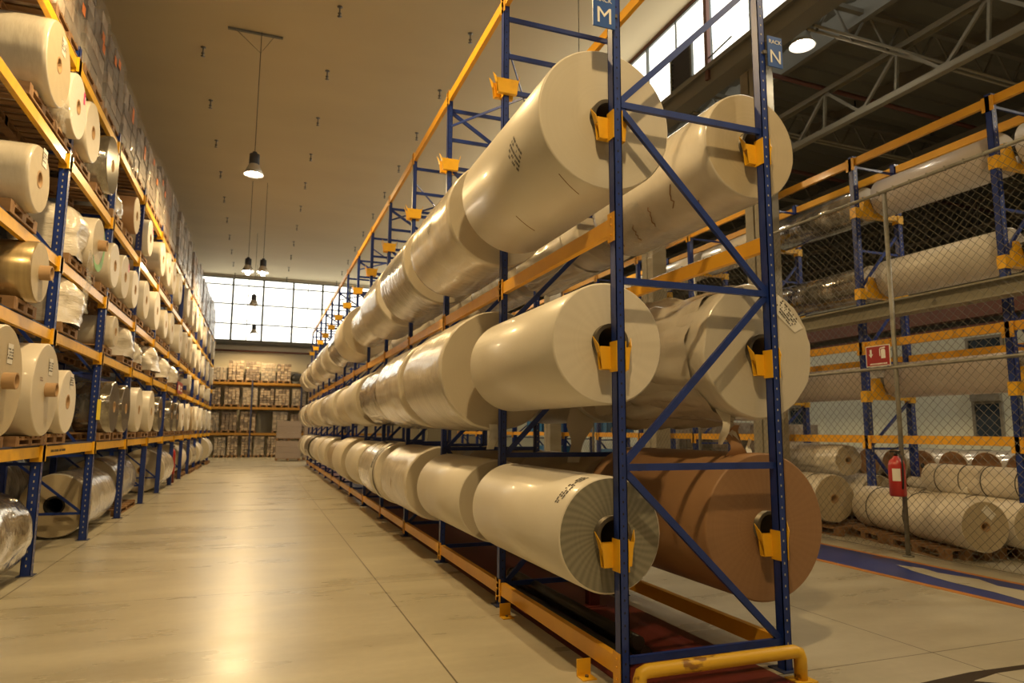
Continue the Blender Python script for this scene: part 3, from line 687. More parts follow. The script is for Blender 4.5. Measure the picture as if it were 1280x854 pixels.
for n_, (lv, y, r, L, side, face, ex) in enumerate(LR):
    h = .12 if r < .46 else .10
    if r <= .33 and lv in (2,): h = .12
    i = cnt.get(lv, 0); cnt[lv] = i+1
    z0 = LLV[lv-1]+.067
    lab = '%s, %s from camera on the %s shelf, left rack' % (DESC[side], nth(i), SHELF[lv-1])
    z = z0+h+r
    ccore = .07 if 'core' not in ex else .06
    y *= 1.02
    t = make_roll(lab, (-2.13, y, z), r, L, 'X', side, face, core=ccore if r > .3 else .05, lump=.003 if 'wrap' in side else 0, seed=n_+100, stick=.10 if 'core' in ex else .004, core_mat='core_card', group='rolls on the %s level of the left rack' % LNAME[lv-1])
    if 'label' in ex:
        MB().add([(.16, .02, -.004), (.34, .02, -.004), (.34, .16, -.004), (.16, .16, -.004)], [(0, 3, 2, 1)]).build('label_sheet', 'label_white', t, False)
        flat_marks(.25, .09, .15, .11, 4, -.006, n_, ang=PI/2).build('printed_text', 'ink', t, False)
    if 'pr' in ex:
        flat_marks(.10, -.20, .10, .05, 2, -.004, n_, ang=PI/2).build('printed_text', 'dark_red', t, False)
    if 'pink' in ex:
        MB().add([(r*.35, r*.5, -.004), (r*.75, r*.45, -.004), (r*.72, r*.62, -.004), (r*.38, r*.68, -.004)], [(0, 3, 2, 1)]).build('sticker', 'sticker_pink', t, False)
    if 'greenrim' in ex:
        g_ = MB(); vs = []
        for q in range(19):
            a_ = math.radians(-10+q*11); wv = .30*math.sin(PI*q/18)+.02
            vs += [(r*(1-wv)*math.cos(a_+PI*.28), r*(1-wv)*math.sin(a_+PI*.28), -.003), (r*.992*math.cos(a_+PI*.28), r*.992*math.sin(a_+PI*.28), -.003)]
        g_.add(vs, [(2*q, 2*q+1, 2*q+3, 2*q+2)[::-1] for q in range(18)]); g_.build('green_rim', 'face_green', t, False)
    if 'greens' in ex:
        patch(r, 2.2, 3.0, .1, .35, .012).build('sticker', 'sticker_green', t, False)
    put_pallet('l', 1.0, max(.7, min(.95, round(2*r*1.15, 1))), h, (-2.225-.5, y, z0), 'wooden pallet under %s roll of the %s shelf, left rack' % (nth(i), SHELF[lv-1]), 'pallets in the left rack')
# wedges that keep the large rolls from rolling
# lumpy film wrapped bundles
def lumpy(name, label, cat, loc, sx, sy, sz, seed, m='wrap', group=None, parts=()):
    t = thing(name, label, cat, loc, group=group)
    mb = MB(); nu, nv = 28, 16; vs = []
    for j in range(nv+1):
        v = j/nv
        for i in range(nu):
            a = 2*PI*i/nu; c, s = math.cos(a), math.sin(a)
            e = .55; px_ = math.copysign(abs(c)**e, c); py_ = math.copysign(abs(s)**e, s)
            prof = (1-.35*max(0, (v-.55)/.45)**1.6) if v < 1 else .55
            d = 1+.22*noise.noise(Vector((c*1.6+seed, s*1.6, v*2.2+seed)))+.08*noise.noise(Vector((c*5, s*5+seed, v*7)))
            vs.append((px_*sx/2*prof*d, py_*sy/2*prof*d, sz*v*(1+.05*math.sin(3*a+seed))))
    vs.append((0, 0, sz*1.0)); top = len(vs)-1
    fs = [(j*nu+i, j*nu+(i+1) % nu, (j+1)*nu+(i+1) % nu, (j+1)*nu+i) for j in range(nv) for i in range(nu)]
    fs += [(nv*nu+i, nv*nu+(i+1) % nu, top) for i in range(nu)]
    mb.add(vs, fs, 0, True); mb.build('wrapped_bundle', m, t, False)
    return t
bund = [(3, 9.72, .75, .62, .66, 'wrap'), (2, 9.65, .8, .7, .60, 'wrap'), (4, 11.9, .7, .6, .35, 'wrap_smooth'), (2, 13.7, .75, .9, .55, 'wrap'), (2, 14.9, .7, .7, .45, 'wrap_smooth'),
        (2, 16.8, .8, 1.0, .55, 'wrap'), (2, 19.0, .8, 1.0, .52, 'wrap'), (2, 21.0, .8, 1.0, .48, 'wrap_smooth')]
for k, (lv, y, sx, sy, sz, m) in enumerate(bund):
    z0 = LLV[lv-1]+.067
    t = lumpy('wrapped_bundle', 'lumpy bundle in crumpled clear film, %s bundle from camera on %s shelf, left rack' % (nth(sum(1 for q in bund[:k] if q[0] == lv)), SHELF[lv-1]), 'bundle', (-2.55, y, z0+.12), sx, sy, sz, k*3.7+1, m, 'film wrapped bundles in the left rack')
    if k in (5, 6): MB().add([(sx*.47, -.1, sz*.45), (sx*.47, .12, sz*.42), (sx*.40, .12, sz*.72), (sx*.40, -.08, sz*.74)], [(0, 1, 2, 3)]).build('tape', 'sticker_green', t, False)
    put_pallet('l', 1.0, .95 if sy > .8 else .8, .12, (-2.725, y, z0), 'wooden pallet under the %s film bundle of the left rack' % nth(k), 'pallets in the left rack')
# loose film hanging over the shelf edges
for k, (lv, y, l) in enumerate(((3, 9.9, .70), (4, 8.2, .2), (5, 12.2, .5))):
    t = thing('hanging_film', 'torn clear film hanging over the %s beam of the left rack' % LNAME[lv-1], 'film', (-2.18, y, LLV[lv-1]+.25))
    mb = MB(); vs = []; nn = 14; mm = 9
    for j in range(nn+1):
        for i in range(mm+1):
            u, v = i/mm-.5, j/nn; wd = .36*(1-.5*v)
            vs.append((.05+.05*noise.noise(Vector((u*6, v*6, k+.5)))+.02*math.sin(u*14+k), u*wd+.06*math.sin(v*6+k), .1*(1-v)-l*v))
    mb.add(vs, [(j*(mm+1)+i, j*(mm+1)+i+1, (j+1)*(mm+1)+i+1, (j+1)*(mm+1)+i) for j in range(nn) for i in range(mm)], 0, True)
    mb.build('film_sheet', 'clear_film', t, False)
# yellow bulk: red sign box on second level
t = thing('red_placard', 'small red placard with white marks on the second beam of the left rack', 'sign', (-2.2, 22.3, 2.55))
MB().box((-2.205, 21.6, 2.62), (-2.19, 22.9, 2.95)).build('board', 'sign_red', t)
MB().box((-2.189, 21.75, 2.70), (-2.186, 22.1, 2.86)).box((-2.189, 22.35, 2.70), (-2.186, 22.75, 2.74)).box((-2.189, 22.35, 2.80), (-2.186, 22.7, 2.84)).build('marks', 'label_white', t)

# floor level of the left rack: long rolls lying along the aisle
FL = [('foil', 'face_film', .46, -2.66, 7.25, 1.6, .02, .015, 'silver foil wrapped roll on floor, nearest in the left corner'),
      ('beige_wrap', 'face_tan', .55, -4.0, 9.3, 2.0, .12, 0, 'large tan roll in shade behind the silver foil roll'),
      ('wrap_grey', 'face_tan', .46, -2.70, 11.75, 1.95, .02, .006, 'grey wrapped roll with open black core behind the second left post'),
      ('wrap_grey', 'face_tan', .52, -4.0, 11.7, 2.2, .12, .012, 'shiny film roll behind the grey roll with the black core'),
      ('wrap_grey', 'face_plain_shaded', .46, -2.80, 14.4, 2.1, .12, .006, 'long film wrapped roll on a pallet beside the third left post'),
      ('wrap_smooth', 'face_plain_shaded', .53, -2.68, 19.5, 2.1, .02, .008, 'pale wrapped roll on floor by the sixth left post'),
      ('paper_matt', 'face_plain_shaded', .48, -2.75, 24.7, 1.9, .12, 0, 'cream roll on floor just beyond the red cylinder'),
      ('wrap_smooth', 'face_plain_shaded', .50, -2.65, 27.3, 2.0, .12, .006, 'film wrapped roll on floor, third from the far end, left rack'),
      ('paper', 'face_plain_shaded', .50, -2.6, 30.0, 2.0, .12, 0, 'white roll on floor, second from the far end, left rack'),
      ('paper', 'face_plain_shaded', .55, -2.5, 33.6, 2.2, .12, 0, 'white roll on floor at the far end of the left rack')]
for k, (side, face, r, x, y, L, zb, lump, lab) in enumerate(FL):
    t = make_roll(lab, (x, y, zb+r), r, L, 'Y', side, face, core=.11 if k == 2 else .08, lump=lump, seed=k+300, stick=.004, core_mat='black' if k in (0, 2) else 'core_card', group='rolls on floor under the left rack')
    if zb > .1:
        o = put_pallet('f', .95, 2.0, zb, (x, y+L/2, 0), 'floor pallet carrying the %s lying roll under the left rack' % nth(k), 'floor pallets under the left rack')
    if k == 99:
        put_pallet('f', .8, 2.0, .12, (x, y+L/2, 0), 'lower wooden pallet behind the grey roll with black core', 'floor pallets under the left rack')
        for q in (.12, .24): put_pallet('f', .8, 2.0, .12 if q < .2 else .11, (x, y+L/2, q), 'stacked wooden pallet, %s, behind the grey roll with black core' % ('middle' if q < .2 else 'upper'), 'floor pallets under the left rack')
t = thing('red_cylinder', 'red fire extinguisher standing by a post under the left rack', 'fire extinguisher', (-2.35, 22.9, 0))
MB().lathe([(0.001, .15), (.09, .15), (.10, .18), (.10, .78), (.07, .86), (.03, .9), (.001, .9)], 20, c=(-2.35, 22.9, .1)).build('body', 'red', t)
MB().box((-2.44, 22.8, 0), (-2.26, 23.0, .26)).build('stand', 'dark_red', t)
MB().tube([(-2.35, 22.9, 1.0), (-2.35, 22.9, 1.06), (-2.29, 22.88, 1.08)], .02, 8).build('valve', 'black', t)

# wrapped loads on the top level of the left rack
def crate_load(label, loc, wx, wy, h, seed, m='carton', group=None, cat='pallet load', nx=3, ny=3, rows=6, film=True, orange=0, gap=.008, name='wrapped_load'):
    t = thing(name, label, cat, loc, group=group); rr = random.Random(seed)
    make_pallet(lx=wx, ly=wy, h=.13).build('pallet', 'wood', t, False)
    mb = MB(); rh = (h-.13)/rows
    for k in range(rows):
        for i in range(nx):
            for j in range(ny):
                if 0 < i < nx-1 and 0 < j < ny-1 and k < rows-1: continue
                if k == rows-1 and rr.random() < .12: continue
                jx, jy = rr.uniform(-.012, .012), rr.uniform(-.012, .012); g = gap
                x0 = -wx/2+.02+i*(wx-.04)/nx+jx; y0 = -wy/2+.02+j*(wy-.04)/ny+jy
                mb.box((x0+g, y0+g, .13+k*rh+.004), (x0+(wx-.04)/nx-g, y0+(wy-.04)/ny-g, .13+(k+1)*rh-gap), 0 if rr.random() < .75 else 1)
    mb.build('cartons', [m, 'carton' if m != 'carton' else 'carton_pale'], t, False)
    if film:
        nu, nv = 40, 14; f = MB(); vs = []
        per = 2*(wx+wy)
        for j in range(nv+1):
            v = j/nv
            for i in range(nu):
                u = i/nu*per
                if u < wx: x, y, ox, oy = u-wx/2, -wy/2, 0, -1
                elif u < wx+wy: x, y, ox, oy = wx/2, u-wx-wy/2, 1, 0
                elif u < 2*wx+wy: x, y, ox, oy = wx/2-(u-wx-wy), wy/2, 0, 1
                else: x, y, ox, oy = -wx/2, wy/2-(u-2*wx-wy), -1, 0
                d = .008+.018*abs(noise.noise(Vector((u*3+seed, v*5, seed))))
                vs.append((x+ox*d, y+oy*d, .10+(h-.08)*v))
        f.add(vs, [(j*nu+i, j*nu+(i+1) % nu, (j+1)*nu+(i+1) % nu, (j+1)*nu+i) for j in range(nv) for i in range(nu)], 0, True)
        f.build('stretch_film', 'clear_film', t, False)
    for k in range(orange):
        y = rr.uniform(-wy*.35, wy*.35); z = rr.uniform(.3, h-.2)
        MB().box((wx/2+.028, y-.07, z-.06), (wx/2+.031, y+.07, z+.06)).build('sticker', 'sticker_orange', t, False)
    return t
y = 6.75; k = 0
hh = [1.35, 1.30, 1.30, 1.25, 1.15, 1.10, 1.15, 1.35, 1.42, 1.50, 1.55, 1.6]
while y < 37:
    h = hh[min(k, len(hh)-1)] + (random.Random(k).uniform(-.12, .12) if k > 8 else 0)
    wy = 1.14
    m = 'carton' if k not in (8, 13, 17) else 'carton_brown'
    crate_load('film wrapped carton stack on top of the left rack, %s from camera' % (nth(k) if k < 20 else 'twenty %s' % ORD[k-20]),
               (-2.82, y+wy/2, LLV[4]+.067), 1.15, wy, h, k+5, m, 'wrapped loads on the top level of the left rack', nx=2, ny=3, rows=6, orange=2 if k < 8 else 0)
    if k == 0:
        pass
    y += 1.29 if k < 8 else (1.29 if k % 3 else 1.9); k += 1

# ------------------------------------------------------------------ far rack across the end of the aisle
YR = 42.0
brack = thing('pallet_rack', 'pallet rack across the far end wall with orange beams and stacked loads', 'rack', (-2.6, YR, 0))
px = [-2.75, -.02+.35-.0-.33-.0, 2.75, 5.5, 8.0]
px = [-3.1, -.38, 2.34, 5.06, 7.78]
for x in px:
    for y in (YR-.06, YR+.95):
        mb = MB(); c_post(mb, x, y, 0, 4.4 if x < 9 else 5.2, .09, .09); mb.build('post', 'deckblue', brack)
    b = MB()
    for z in (.4, 1.5, 2.6, 3.7): b.bar((x, YR, z), (x, YR+.9, z), .03, .035)
    b.build('frame_bracing', 'blue', brack)
for z in (1.32, 2.79, 4.20):
    for i in range(len(px)-1):
        MB().box((px[i]+.05, YR-.10, z-.07), (px[i+1]-.05, YR-.04, z+.06)).build('beam', 'dull_beam', brack)
    MB().box((px[0], YR+.9, z-.07), (px[-1], YR+.96, z+.06)).build('rear_beam', 'orange', brack)
from_px = lambda x: (-2.55 + (x-272)*(4.9+.0)/112.0)      # spacing along the far rack, metres
BLD = [  # (x centre, width, height, base, material)
 (-2.15, .72, .85, 4.27, 'carton_pale'), (-1.30, .86, 1.25, 4.27, 'carton_pale'), (-.40, .80, 1.22, 4.27, 'carton'), (.46, .82, 1.15, 4.27, 'carton_pale'), (1.32, .82, 1.15, 4.27, 'carton_pale'), (3.05, .9, 1.2, 4.27, 'carton'), (4.2, .9, 1.2, 4.27, 'carton'),
 (-2.35, .66, 1.12, 2.86, 'carton'), (-1.45, .84, 1.15, 2.86, 'carton_pale'), (-.48, .84, 1.12, 2.86, 'carton_pale'), (.44, .80, 1.12, 2.86, 'carton_pale'), (1.28, .84, 1.10, 2.86, 'carton_pale'), (2.22, .80, 1.10, 2.86, 'carton_pale'), (3.1, .8, 1.10, 2.86, 'carton'), (4.1, .8, 1.10, 2.86, 'carton'),
 (-2.35, .58, 1.15, 1.39, 'carton'), (-1.52, .84, 1.18, 1.39, 'carton'), (-.52, .86, 1.22, 1.39, 'carton_pale'), (1.22, .84, 1.22, 1.39, 'carton_pale'), (2.18, .8, 1.1, 1.39, 'carton'), (3.2, .8, 1.1, 1.39, 'carton'),
 (-1.95, .62, 1.12, 0, 'carton_pale'), (-1.28, .58, 1.2, 0, 'carton_pale'), (-.52, .60, 1.2, 0, 'carton_pale'), (.14, .58, 1.18, 0, 'carton_pale'), (.85, .55, 1.18, 0, 'carton_pale'), (1.5, .5, 1.15, 0, 'carton')]
LEVN = {4.27: 'top', 2.86: 'third', 1.39: 'second', 0: 'floor'}
cc = {}
for k, (x, wd, h, z, m) in enumerate(BLD):
    i = cc.get(z, 0); cc[z] = i+1
    crate_load('carton stack on the %s level of far end rack, %s from left' % (LEVN[z], ORD[i]), (x, YR+.47, z), wd, .92, h, k+60, m, 'carton stacks on the far end rack', nx=4 if z else 3, ny=2, rows=7, film=(k % 3 == 0), gap=.014, cat='carton stack', name='carton_stack')
t = lumpy('black_bag', 'black wrapped heap on the top level of the far end rack', 'bag', (2.25, YR+.4, 4.27), 1.0, .8, .6, 4.2, 'black')
t = thing('grey_sheet', 'dark grey sheet filling the empty slot in the far end rack', 'sheet', (.38, YR+.8, 1.39))
MB().box((-.04, YR+.78, 1.39), (.80, YR+.82, 2.65)).build('sheet', 'ledge', t)
MB().box((-.04, YR+.76, 1.39), (.0, YR+.84, 2.65)).build('edge_rail', 'mullion', t)
# mauve stacked pallet load on the aisle floor
for k, z in enumerate((0, 1.02)):
    t = thing('wrapped_pallet', 'mauve grey pallet load before the far end rack, %s one' % ('lower' if k == 0 else 'upper'), 'pallet load', (1.55, 37.6, z), group='mauve pallet loads')
    make_pallet(lx=1.22, ly=1.1, h=.12).build('pallet', 'wood', t, False)
    mb = MB()
    for i in range(3): mb.box((-.60, -.53, .125+i*.295), (.60, .53, .125+(i+1)*.295-.008))
    mb.build('sacks', 'bag_mauve', t, False)
    MB().box((-.61, -.54, .55), (.61, .54, .60)).build('strap', 'bag_mauve', t, False)
t = thing('wrapped_pallet', 'mauve grey pallet load beside the rolls, behind the tall mauve pair', 'pallet load', (2.9, 38.2, 0))
make_pallet(lx=1.1, ly=1.1, h=.12).build('pallet', 'wood', t, False)
mb = MB(); [mb.box((-.54, -.53, .125+i*.44), (.54, .53, .125+(i+1)*.44-.01)) for i in range(4)]; mb.build('sacks', 'bag_mauve', t, False)
# ------------------------------------------------------------------ lamps
def pendant(loc, zc, label, group, power, col, s=1.0, on=True, drop=0):
    t = thing('pendant_lamp', label, 'lamp', (loc[0], loc[1], loc[2]), group=group)
    MB().tube([(0, 0, .42*s), (0, 0, zc-loc[2])], .008, 6).build('cable', 'black', t, False)
    MB().lathe([(.001, .42*s), (.05*s, .42*s), (.05*s, .38*s), (.11*s, .36*s), (.115*s, .14*s), (.10*s, .12*s), (.001, .12*s)], 24, c=(0, 0, 0), sharp=(0, 4)).build('housing', 'lamp_dark', t, False)
    r = MB().lathe([(.09*s, .13*s), (.11*s, .08*s), (.16*s, -.02*s), (.215*s, -.12*s), (.222*s, -.12*s), (.17*s, -.01*s), (.12*s, .10*s), (.10*s, .13*s)], 32)
    r.build('reflector', 'reflector', t, False)
    if on:
        MB().lathe([(.001, .10*s), (.06*s, .06*s), (.085*s, -.04*s), (.07*s, -.12*s), (.001, -.16*s)], 20, c=(0, 0, -drop)).build('bulb', 'bulb', t, False)
        ld = bpy.data.lights.new('lamp_light', 'SPOT'); ld.energy = power; ld.color = col; ld.shadow_soft_size = .12; ld.spot_size = math.radians(165); ld.spot_blend = .35
        lo = bpy.data.objects.new('lamp_light', ld); C.objects.link(lo); lo.parent = t; lo.location = (0, 0, -.19*s-drop)
    return t
lamps = [((-.37, 15.96, 7.45), 'pendant lamp hanging over the aisle, nearest in view', 1), ((-.37, 7.0, 7.45), 'pendant lamp over the near aisle', 1), ((.6, .9, 7.6), 'pendant lamp over the cross aisle by the camera', 1),
         ((-.62, 26.29, 7.45), 'left one of the bright pair of pendant lamps in mid aisle', 1), ((-.10, 26.29, 7.45), 'right one of the bright pair of pendant lamps in mid aisle', 1), ((-.45, 33.53, 7.45), 'unlit dark pendant lamp against the end windows', 0), ((-.45, 40.3, 7.0), 'farthest pendant lamp by the end wall', 1)]
for loc, lab, on in lamps:
    pendant(loc, ZC, lab, 'pendant lamps over the aisle', LAMP_W*(1.05 if loc[1] == 7.0 else .7 if abs(loc[1]-26.29) < .1 else 1), WARM, 1.0, bool(on), .09 if abs(loc[1]-26.29) < .1 else 0)
for i, (x, y) in enumerate(((5.9, 2.5), (5.9, 12), (5.9, 22), (5.9, 32))):
    pendant((x, y, 7.7), ZC, 'pendant lamp over the aisle between rack and fence, %s' % nth(i), 'pendant lamps beyond the rack', HALL_W, WARM, 1.0)
for i, (x, y, z) in enumerate(((9.0, 9.08, 8.74), (13.5, 2.0, 8.1), (13.6, 6.0, 8.1), (9.0, 18, 8.74), (9.0, 27, 8.74))):  # pair out by the pale wall is added out of view to brighten it
    pendant((x, y, z), 9.52, 'unseen bell lamp under the dark hall roof, %s' % nth(i), 'lamps in the hall beyond the fence', HALL_W*1.6, NEUT, 1.05) if i else pendant((x, y, z), 9.52, 'bell lamp glowing under the dark hall roof beside the rack N sign', 'lamps in the hall beyond the fence', 45, NEUT, 1.05)
# cable tray box and sprinkler heads in the ceiling
mb = MB().tube([(0, 0, 0), (0, 0, -.16)], .016, 8).lathe([(.001, -.15), (.035, -.15), (.04, -.17), (.012, -.20), (.012, -.23), (.05, -.235), (.001, -.245)], 12)
mb.lathe([(.001, -.002), (.06, -.002), (.06, -.012), (.001, -.012)][::-1], 12)
sp = mb.build('fire_sprinkler', 'steel'); first = True
sx = [-1.70, 1.23, 4.2]
for r_, x in enumerate(sx):
    for j in range(11):
        y = 14.25+2.87*j + (0 if r_ != 1 else .05)
        if y > 43: continue
        o = sp if first else sp.copy()
        if not first: C.objects.link(o)
        first = False
        o.location = (x, y, ZC)
        tag(o, 'small dark sprinkler head under the ceiling, %s of the %s row' % (nth(j), ('left', 'middle', 'right')[r_]), 'sprinkler', 'ceiling sprinkler heads')
t = thing('junction_box', 'thin cable bar on ceiling where the nearest pendant cable hangs', 'cable bar', (-.37, 16, ZC))
MB().box((-1.1, 15.96, ZC-.05), (.1, 16.02, ZC-.01)).build('bar', 'ledge', t)
MB().tube([(-.9, 15.99, ZC-.05), (-.37, 15.99, ZC-.5), (-.1, 15.99, ZC-.05)], .006, 5).build('hanger_wire', 'steel', t)

# ------------------------------------------------------------------ fence
XF = 8.05
fence = thing('chain_link_fence', 'tall grey chain link fence with galvanised posts beside the blue floor stripe', 'fence', (XF, 6.8, 0))
fy0, fy1 = 2.1, 16.6
for y in (2.3, 6.78, 11.2, 15.7):
    MB().tube([(XF, y, 0), (XF, y, 4.96)], .03, 12).build('post', 'galv', fence)
    MB().tube([(XF-.001, y, 0), (XF-.001, y, .02)], .07, 12).build('post_base', 'galv', fence)
for z in (4.94, 2.48): MB().tube([(XF-.02, fy0, z), (XF-.02, fy1, z)], .024, 10).build('rail', 'galv', fence)
MB().tube([(XF-.02, fy0, .05), (XF-.02, fy1, .05)], .006, 6).build('tension_wire', 'wire', fence)
def mesh_panel(z0, z1, pitch=.105, r=.0028):
    mb = MB(); Yl = fy1-fy0; H = z1-z0
    for s in (1, -1):
        c = -H
        while c < Yl:
            # line y = c + (z - z0) or mirrored
            a = max(0, -c); b = min(H, Yl-c)
            if b > a:
                ya, yb = c+a, c+b; za, zb = z0+a, z0+b
                if s < 0: za, zb = z1-a, z1-b
                p = Vector((XF+.012*s*.3, fy0+ya, za)); q = Vector((XF+.012*s*.3, fy0+yb, zb))
                d = (q-p).normalized(); u = Vector((1, 0, 0)); v = d.cross(u)
                vs = [P+A*r for P in (p, q) for A in (u, v, -u, -v)]
                mb.add(vs, [(0, 1, 5, 4), (1, 2, 6, 5), (2, 3, 7, 6), (3, 0, 4, 7)], 0, True)
            c += pitch*1.1
    return mb
mesh_panel(.06, 2.46).build('wire_mesh', 'wire', fence); mesh_panel(2.5, 4.92).build('wire_mesh', 'wire', fence)
rb = MB()
for k in range(60): rb.box((XF-.048, fy0+k*.25, 4.91), (XF-.005, fy0+k*.25+.012, 4.97))
rb.build('tie_clip', 'galv', fence)
# sign on fence
t = thing('fire_sign', 'red fire extinguisher sign with white arrow on the fence', 'sign', (XF-.06, 7.2, 2.5))
ya, yb, za, zb = 6.80, 7.19, 2.51, 2.80
MB().box((XF-.065, ya, za), (XF-.055, yb, zb)).build('border', 'label_white', t)
MB().box((XF-.068, ya+.012, za+.012), (XF-.064, yb-.012, zb-.012)).build('panel', 'sign_red', t)
xx = XF-.0695
def sq(pts_): return [(xx, y_, z_) for y_, z_ in pts_]
mb = MB()
cy = yb-.085   # image left is farther Y
mb.add(sq([(cy+.016, zb-.05), (cy-.016, zb-.05), (cy-.016, zb-.125), (cy+.016, zb-.125)]), [(0, 1, 2, 3), (3, 2, 1, 0)][:1])
mb.add(sq([(cy+.036, zb-.115), (cy-.036, zb-.115), (cy, zb-.165)]), [(0, 1, 2)])
mb.build('arrow', 'white', t)
mb = MB(); cy = ya+.105
mb.add(sq([(cy+.035, zb-.075), (cy-.035, zb-.075), (cy-.035, zb-.185), (cy+.035, zb-.185)]), [(0, 1, 2, 3)])
mb.add(sq([(cy+.02, zb-.055), (cy-.02, zb-.055), (cy-.035, zb-.075), (cy+.035, zb-.075)]), [(0, 1, 2, 3)])
mb.add(sq([(cy+.05, zb-.035), (cy-.035, zb-.025), (cy-.035, zb-.045), (cy+.05, zb-.05)]), [(0, 1, 2, 3)])
mb.add(sq([(cy+.06, zb-.05), (cy+.045, zb-.05), (cy+.045, zb-.15), (cy+.06, zb-.15)]), [(0, 1, 2, 3)])
mb.build('extinguisher_picture', 'white', t)
mb = MB(); rr = random.Random(2); u = ya+.05
while u < yb-.06:
    c_ = rr.uniform(.012, .022); mb.add(sq([(u+c_, za+.045), (u, za+.045), (u, za+.025), (u+c_, za+.025)]), [(0, 1, 2, 3)]); u += c_+.006
mb.build('caption', 'white', t)
# extinguisher on the fence post
t = thing('fire_extinguisher', 'red fire extinguisher with white label hanging on the fence post', 'fire extinguisher', (XF-.13, 6.76, .78))
MB().lathe([(.001, 0), (.092, .0), (.102, .02), (.102, .40), (.085, .46), (.04, .50), (.03, .52), (.001, .52)], 28).build('cylinder', 'red', t, False)
MB().tube([(0, 0, .52), (0, 0, .57)], .02, 12).box((-.015, -.06, .565), (.015, .08, .585)).bar((0, .07, .60), (0, -.06, .64), .02, .01).build('valve', 'black', t, False)
MB().tube([(0, -.03, .56), (-.02, -.10, .52), (-.03, -.115, .40), (-.03, -.11, .18), (-.03, -.10, .10)], .012, 8).build('hose', 'black', t, False)
lb = MB(); vs = []
for k in range(9):
    a = PI+.15+k*.12
    for z in (.20, .36): vs.append((.1035*math.cos(a), .1035*math.sin(a), z))
lb.add(vs, [(2*k, 2*k+2, 2*k+3, 2*k+1) for k in range(8)]); lb.build('paper_label', 'label_white', t, False)
MB().box((.09, -.03, .1), (.12, .03, .4)).build('wall_bracket', 'steel', t, False)

# ------------------------------------------------------------------ roll rack beyond the fence
PX, PX2 = 9.2, 10.15
prack = thing('roll_rack', 'blue and orange roll rack behind the chain link fence', 'rack', (PX, 6.0, 0))
PY = [3.68+2.32*i for i in range(14)]
for i, y in enumerate(PY):
    for x in (PX, PX2):
        mb = MB(); c_post(mb, x, y, .008, 6.22, .10, .09)
        if i < 3:
            [mb.box((x-.006, y-.0465, .1+k*.075), (x+.006, y-.0452, .125+k*.075), 1) for k in range(80)]
        p = mb.build('post', ['blue', 'slot'], prack)
    b = MB(); xa, xb = PX+.05, PX2-.05
    for z in (.3, 1.35, 2.75, 4.6, 6.05): b.bar((xa, y, z), (xb, y, z), .03, .035)
    for a, c in (((xb, .35), (xa, 1.3)), ((xa, 1.4), (xb, 2.1)), ((xa, 3.2), (xb, 2.3)), ((xb, 3.85), (xa, 2.9)), ((xa, 4.0), (xb, 4.95))): b.bar((a[0], y, a[1]), (c[0], y, c[1]), .028, .045)
    b.box((xa-.004, y-.004, .3), (xa+.004, y+.004, 6.05)); b.build('frame_bracing', 'blue', prack)
    for z in (5.24, 3.86, 2.18):
        mb = MB().box((PX-.06, y-.06, z-.09), (PX+.06, y+.06, z+.09)).box((PX2-.06, y-.06, z-.09), (PX2+.06, y+.06, z+.05))
        mb.box((PX+.05, y-.05, z-.05), (PX2-.05, y+.05, z+.04))
        xm = (PX+PX2)/2
        for q in (-1, 1):
            mb.add([(xm+q*.10, y-.05, z+.04), (xm+q*.36, y-.05, z+.04), (xm+q*.30, y-.05, z+.30), (xm+q*.22, y-.05, z+.30), (xm+q*.10, y+.05, z+.04), (xm+q*.36, y+.05, z+.04), (xm+q*.30, y+.05, z+.30), (xm+q*.22, y+.05, z+.30)],
                   [(0, 1, 2, 3), (7, 6, 5, 4), (0, 4, 5, 1), (1, 5, 6, 2), (2, 6, 7, 3), (3, 7, 4, 0)])
        mb.build('cradle_arm', 'yellow', prack)
    if i < len(PY)-1:
        for x in (PX, PX2):
            for z in ((6.12, 3.0, 1.5) if x == PX else (6.12, 2.82, 1.5)):
                mb = MB().box((x-.03, y+.05, z-.06), (x+.03, PY[i+1]-.05, z+.06))
                if x == PX:
                    for ye, q in ((y+.05, 1), (PY[i+1]-.05, -1)): mb.box((x-.065, min(ye-q*.08, ye+q*.03), z-.15), (x-.05, max(ye-q*.08, ye+q*.03), z+.06))
                mb.build('beam', 'orange', prack)
PST = [['paper', 'paper', 'paper'], ['pinkwhite', 'paper', 'pinkwhite'], ['film_gloss', 'film_gloss', 'pinkwhite'], ['wrap_smooth', 'wrap_smooth', 'paper_matt'], ['paper', 'paper', 'paper'], ['paper_matt', 'paper', 'paper']]
for i in range(len(PY)-1):
    for j, z in enumerate((5.50, 4.12, 2.44)):
        if i == 0 and j > 1: pass
        side = PST[min(i, 5) if i < 6 else 4+i % 2][j]
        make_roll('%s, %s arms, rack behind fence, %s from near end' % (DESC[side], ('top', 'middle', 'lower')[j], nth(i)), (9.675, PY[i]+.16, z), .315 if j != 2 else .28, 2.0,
                  'Y', side, 'face_plain_shaded', core=.06, lump=0, seed=i*3+j+500, stick=.15, group='rolls on the rack behind the fence')
# grey steel girder and pipes between columns and rack
struct('trim_10', MB().box((8.72, Y0, 3.54), (8.98, YB, 3.565)).box((8.84, Y0, 3.36), (8.86, YB, 3.54)).box((8.72, Y0, 3.335), (8.98, YB, 3.36)), 'truss')
tag(MB().tube([(10.9, Y0+.1, 3.9), (10.9, YB-.1, 3.9)], .05, 8).build('sprinkler_pipe', 'pipe_red'), 'dark red pipe running behind the fenced rack, lower one', 'pipe')
tag(MB().tube([(11.4, Y0+.1, 4.3), (11.4, YB-.1, 4.3)], .03, 8).build('sprinkler_pipe', 'pipe_red'), 'thin dark red pipe running behind the fenced rack, upper one', 'pipe')

